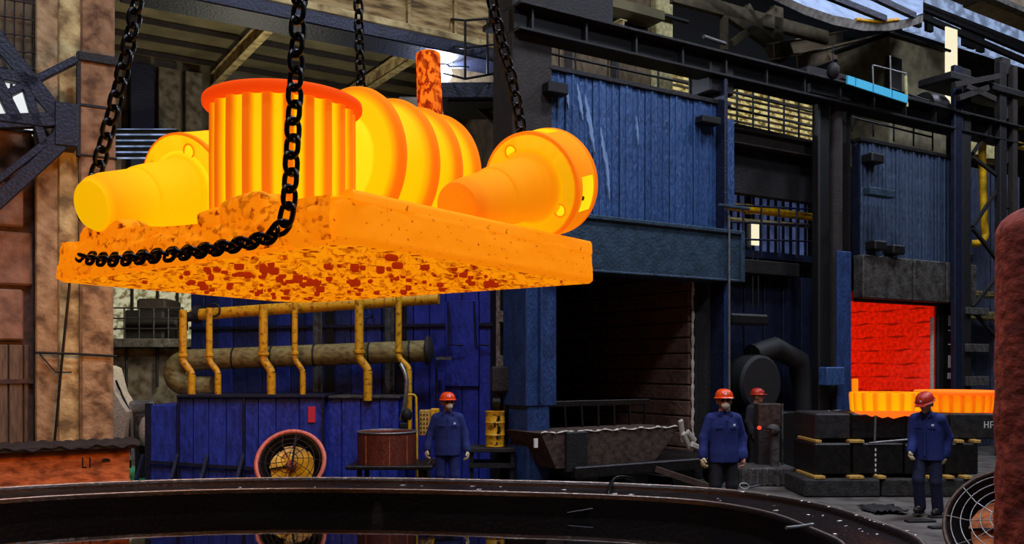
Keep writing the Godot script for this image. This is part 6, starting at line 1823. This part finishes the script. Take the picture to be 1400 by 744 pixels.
	hm.lathe([Vector2(0.112, 0.0), Vector2(0.121, 0.0), Vector2(0.12, 0.035), Vector2(0.11, 0.075), Vector2(0.085, 0.108), Vector2(0.05, 0.126), Vector2(0, 0.132)], 32, hx, 50)
	for s in [-0.04, 0.0, 0.04]:
		var rp := []
		for i in 9:
			var t := -1.15 + 2.3 * i / 8.0
			rp.append(hd + hup * (0.045 + 0.122 * cos(t)) + hdir * (0.135 * sin(t)) + right * s)
		hm.tube(rp, 0.009, 6)
	var he := part("helmet", hm, q.get("helmet", M.helmet), o)
	var br := MB.new()
	br.lathe([Vector2(0.115, 0.012), Vector2(0.135, 0.0), Vector2(0.137, 0.005), Vector2(0.118, 0.022)], 32, hx, 50)
	br.box(hd + hup * 0.05 + hdir * 0.155, Vector3(0.15, 0.012, 0.06), Basis(right, hup, hdir), 0.005)
	part("brim", br, q.get("helmet", M.helmet), he)
	part("emblem", MB.new().box(hd + hup * 0.105 + hdir * 0.118, Vector3(0.028, 0.032, 0.012), Basis(right, hup, hdir) * Basis(Vector3.RIGHT, -0.45), 0.003), M.badge, he)
	if q.get("mask", true):
		var rm := MB.new()
		rm.lathe([Vector2(0.05, 0.0), Vector2(0.052, 0.03), Vector2(0.044, 0.06), Vector2(0.03, 0.075), Vector2(0, 0.08)], 20, Transform3D(Basis(right, hdir, right.cross(hdir)), hd - hup * 0.045 + hdir * 0.07), 45)
		part("respirator", rm, M.mask, o)
		var gg := MB.new()
		for s in [-1.0, 1.0]: gg.ball(hd + hup * 0.018 + hdir * 0.088 + right * s * 0.035, Vector3(0.032, 0.024, 0.02), 12)
		gg.tube([hd + hup * 0.018 + right * 0.1 - hdir * 0.02, hd + hup * 0.018 + right * 0.07 + hdir * 0.075, hd + hup * 0.018 + hdir * 0.1, hd + hup * 0.018 - right * 0.07 + hdir * 0.075, hd + hup * 0.018 - right * 0.1 - hdir * 0.02], 0.006, 6)
		part("goggles", gg, M.goggle, o)
	else:
		var ey := MB.new()
		for s in [-1.0, 1.0]: ey.ball(hd + hup * 0.012 + hdir * 0.092 + right * s * 0.033, Vector3(0.013, 0.009, 0.01), 10)
		part("eyes", ey, M.goggle, o)

func people() -> void:
	var stand := {"elbows": [Vector3(-0.27, 1.13, -0.02), Vector3(0.265, 1.13, -0.02)], "wrists": [Vector3(-0.315, 0.89, 0.06), Vector3(0.30, 0.87, 0.06)], "knees": [Vector3(-0.11, 0.5, 0.02), Vector3(0.105, 0.5, 0.03)], "ankles": [Vector3(-0.12, 0.1, -0.02), Vector3(0.11, 0.1, 0.02)], "gloves": [true, true], "face": Vector3(0.25, 0.02, 1)}
	worker("worker in blue overalls, orange helmet and respirator, standing left of the yellow drum", P(612, 0, 13.6) * Vector3(1, 0, 1), 0.1, stand, 0.955)
	var s2 := {"elbows": [Vector3(-0.27, 1.13, 0.0), Vector3(0.27, 1.12, -0.03)], "wrists": [Vector3(-0.31, 0.88, 0.08), Vector3(0.25, 0.86, 0.07)], "knees": [Vector3(-0.12, 0.5, 0.03), Vector3(0.11, 0.5, 0.02)], "ankles": [Vector3(-0.13, 0.1, 0.0), Vector3(0.13, 0.1, -0.02)], "gloves": [true, false], "trousers": M.cloth_black, "face": Vector3(-0.15, 0.02, 1)}
	worker("worker in blue jacket and black trousers, orange helmet, standing before the furnace car's right end", P(989, 0, 12.3) * Vector3(1, 0, 1), 0.1, s2)
	var s3 := {"elbows": [Vector3(-0.2, 1.12, 0.06), Vector3(0.225, 1.12, -0.12)], "wrists": [Vector3(-0.17, 0.92, 0.22), Vector3(0.2, 0.87, -0.05)], "knees": [Vector3(-0.1, 0.52, 0.14), Vector3(0.1, 0.5, 0.02)], "ankles": [Vector3(-0.1, 0.13, 0.06), Vector3(0.1, 0.1, -0.06)], "gloves": [true, true], "face": Vector3(-0.1, -0.5, 1), "head": Vector3(0, 0.14, 0.075), "lean": 0.06, "mask": false, "cloth": M.cloth, "trousers": M.cloth_dark, "helmet": M.helmet_dark}
	worker("walking worker in blue with lowered head and orange red helmet, before the hot rings", P(1270, 0, 12.75) * Vector3(1, 0, 1), -0.75, s3, 0.98)
	var s4 := {"elbows": [Vector3(-0.24, 1.13, 0.0), Vector3(0.25, 1.12, 0.0)], "wrists": [Vector3(-0.24, 0.9, 0.12), Vector3(0.24, 0.9, 0.12)], "knees": [Vector3(-0.1, 0.5, 0.03), Vector3(0.1, 0.5, 0.02)], "ankles": [Vector3(-0.11, 0.1, 0.0), Vector3(0.11, 0.1, 0.0)], "gloves": [true, true], "face": Vector3(0.7, 0.0, 1), "cloth": M.cloth_black, "trousers": M.cloth_black, "helmet": M.helmet_dark, "mask": false, "glove": M.glove_dark}
	worker("far worker in dark clothes and red helmet, half hidden in the shadowed bay", P(1034, 0, 17.0) * Vector3(1, 0, 1), 0.6, s4, 0.94)

# ---------------------------------------------------------------- small things
func fan(at: Vector3, r: float, tilt: float, yaw: float, label: String, ringmat: Material, lit: bool) -> void:
	var o := thing("cage_fan", label, "fan", Vector3(at.x, 0, at.z), yaw)
	var xf := Transform3D(Basis(Vector3.RIGHT, -tilt) , Vector3(0, at.y, 0))
	var ring := func(rr: float, z: float, t: float, n := 48) -> MB:
		var p := []
		for i in n: p.append(xf * Vector3(cos(TAU * i / n) * rr, sin(TAU * i / n) * rr, z))
		return MB.new().tube(p, t, 8, true)
	part("front_ring", ring.call(r, 0.0, 0.035 if lit else 0.022), ringmat, o)
	var sh := Transform3D(xf.basis * Basis(Vector3.RIGHT, -PI / 2), xf.origin)
	part("shroud", MB.new().lathe([Vector2(r * 0.62, 0.36), Vector2(r * 0.9, 0.1), Vector2(r, 0.0), Vector2(r * 0.96, 0.0), Vector2(r * 0.86, 0.12), Vector2(r * 0.58, 0.36), Vector2(0, 0.37)], 40, sh, 30), M.black, o)
	for k in 5: part("cage_ring", ring.call(r * (0.88 - 0.16 * k), 0.03 + 0.012 * k, 0.006, 40), M.steel if not lit else M.dark, o)
	for k in 10:
		var t := TAU * k / 10.0
		part("cage_spoke", MB.new().tube([xf * Vector3(cos(t) * r, sin(t) * r, 0.01), xf * Vector3(cos(t + 0.15) * r * 0.6, sin(t + 0.15) * r * 0.6, 0.05), xf * Vector3(cos(t + 0.5) * r * 0.12, sin(t + 0.5) * r * 0.12, 0.085)], 0.006, 5), M.steel if not lit else M.dark, o)
	var bl: Material = M.yellow_bright if lit else M.rust
	for k in 5:
		var t := TAU * k / 5.0
		var b := MB.new()
		b.grid(5, 7, func(i: int, j: int) -> Vector3:
			var rr := r * lerpf(0.1, 0.66, j / 6.0)
			var a := t + (i / 4.0 - 0.5) * (1.42 - 0.12 * j / 6.0) + 0.12 * j / 6.0
			return xf * Vector3(cos(a) * rr, sin(a) * rr, -0.17 + (i / 4.0 - 0.5) * 0.09))
		part("blade", b, bl, o)
	part("hub", MB.new().lathe([Vector2(r * 0.16, -0.28), Vector2(r * 0.16, -0.08), Vector2(r * 0.12, -0.04), Vector2(0, -0.03)], 20, Transform3D(xf.basis * Basis(Vector3.RIGHT, PI / 2), xf.origin)), M.rust if lit else M.dark, o)
	part("motor_bar", MB.new().beam(xf * Vector3(0.02, -r * 0.2, -0.02), xf * Vector3(0.1 * r, r * 0.9, 0.0), 0.03, 0.02), M.dark, o)
	for s in [-1.0, 1.0]: part("stand_leg", MB.new().tube([xf * Vector3(s * r * 0.95, -0.1 * r, -0.02), Vector3(s * r * 0.75, 0.02, 0.1)], 0.022, 8), M.dark, o)
	part("stand_foot", MB.new().tube([Vector3(-r * 0.8, 0.025, -0.25), Vector3(-r * 0.75, 0.025, 0.1), Vector3(r * 0.75, 0.025, 0.1), Vector3(r * 0.8, 0.025, -0.25)], 0.022, 8), M.dark, o)

func small_things() -> void:
	fan(P(397, 632, 13.6), 0.5, 0.5, 0.05, "round cage fan with pink rim and yellow blades before the blue steel box", M.pink, true)
	fan(P(1378, 714, 8.6), 0.56, 0.62, -0.75, "round cage fan with a bare metal rim at the lower right, by the rusty pillar", M.fanrim, false)
	# concrete plinth and grey standing post in the shadowed bay
	var z := 15.9
	var pl := wthing("plinth", "low ribbed grey concrete plinth between the second worker and the block stack", "plinth", P(1052, 660, z) * Vector3(1, 0, 1))
	pt("body", wrect(1012, 640, 1090, 665, z, 0.9, 0.03), M.slabgrey, pl)
	for k in 8: pt("rib", wrect(1014 + k * 9.5, 641, 1019 + k * 9.5, 665, z - 0.04, 0.06, 0.01), M.slabgrey, pl)
	var gp := wthing("pedestal_post", "pale grey post with a round head standing on the concrete plinth", "post", P(1060, 640, z + 0.3))
	pt("shaft", wrect(1055, 590, 1066, 641, z + 0.2, 0.14, 0.02), M.slabgrey, gp)
	pt("head", MB.new().ball(P(1057, 588, z + 0.25), Vector3(0.12, 0.11, 0.12), 14), M.slabgrey, gp)
	var cbn := wthing("cabinet", "dark brown steel cabinet behind the pale grey post", "cabinet", P(1050, 640, z + 1.0) * Vector3(1, 0, 1))
	pt("body", wrect(1037, 552, 1069, 585, z + 0.5, 0.32, 0.02), M.trough, cbn)
	pt("lower_body", wrect(1037, 586, 1056, 645, z + 0.5, 0.32, 0.02), M.darkbrown, cbn)
	pt("plinth_foot", wrect(1034, 640, 1072, 672, z + 0.5, 0.34), M.dark, cbn)
	pt("edge_strip", wrect(1069, 552, 1071, 640, z + 0.45, 0.05), M.slabgrey, cbn)
	var rlz := z - 0.1
	var rl := wthing("signal_lamp", "small red signal lamp beside the pale grey post", "lamp", P(1038, 585, rlz))
	pt("bulb", MB.new().ball(P(1038, 585, rlz), Vector3(0.04, 0.035, 0.035), 10), M.redlamp, rl)
	pt("arm", MB.new().tube([P(1040, 585, rlz), P(1056, 587, z + 0.2)], 0.018, 6), M.dark, rl)
	omni(P(1038, 585, rlz), 0.04, C(255, 70, 50), 0.03, "signal_light")
	# cord with a ring, lying on the floor
	var pts := []
	for q in [[1090, 659], [1070, 661], [1050, 663], [1034, 666], [1024, 668]]:
		var zz: float = EYE * F / (q[1] - HZ)
		pts.append(Vector3((q[0] - 700) * zz / F, 0.02, -zz))
	tag(part("tie_rod", MB.new().tube(pts, 0.016, 6), M.steel, self), "thin pale rod lying on the floor right of the second worker", "rod")
	var hk: Vector3 = pts[-1]
	tag(part("hook", MB.new().tube(circle(hk + Vector3(-0.08, 0.02, 0), 0.08, Vector3.RIGHT, Vector3(0, 0.5, -0.86), 14), 0.014, 6, true), M.steel, self), "small steel ring at the end of the pale rod", "ring")
	# rag and scraps
	var rc := Vector3(505.0 / F * 13.2, 0.0, -13.2)
	var rg := MB.new()
	rg.grid(14, 10, func(i: int, j: int) -> Vector3:
		return rc + Vector3((i / 13.0 - 0.5) * 0.5 + 0.03 * sin(j), 0.025 + 0.05 * absf(sin(i * 1.3) * sin(j * 0.9)) , (j / 9.0 - 0.5) * 0.7 + 0.04 * sin(i * 0.8)), false, true)
	tag(part("mat", rg, M.dark, self), "crumpled black mat on the floor before the block stack", "mat")
	var scr := [[1258, 714, 0.4, "dark flat scrap strip on the floor left of the walking worker's feet"], [1300, 722, 0.6, "dark flat scrap strip on the floor between walking worker and cage fan"], [1285, 708, 0.3, "dark flat scrap strip on the floor right behind the walking worker's feet"]]
	for q in scr:
		var zz: float = EYE * F / (q[1] - HZ)
		tag(part("scrap_strip", MB.new().box(Vector3((q[0] - 700) * zz / F, 0.015, -zz), Vector3(q[2], 0.03, 0.12), Basis(Vector3.UP, 0.3 * q[2]), 0.006), M.dark, self), q[3], "scrap", "scrap strips on the floor")
	tag(part("splash_bar", MB.new().tube([P(1075, 722, 8.95), P(1094, 720, 9.05), P(1112, 717, 9.15)], 0.018, 6), M.steel, self), "thin steel bar lying on the dark tank rim at the right", "bar")
	# a wisp of steam over the liquid
	var fv := FogVolume.new()
	fv.name = "steam_wisp"
	fv.shape = RenderingServer.FOG_VOLUME_SHAPE_ELLIPSOID
	fv.size = Vector3(0.16, 0.5, 0.16)
	var fm := FogMaterial.new()
	fm.albedo = C(230, 226, 220)
	fm.density = 0.16
	fv.material = fm
	add_child(fv)
	fv.position = P(516, 712, 11.3)
	tag(fv, "faint wisp of steam rising from the black liquid", "steam", "", "stuff")
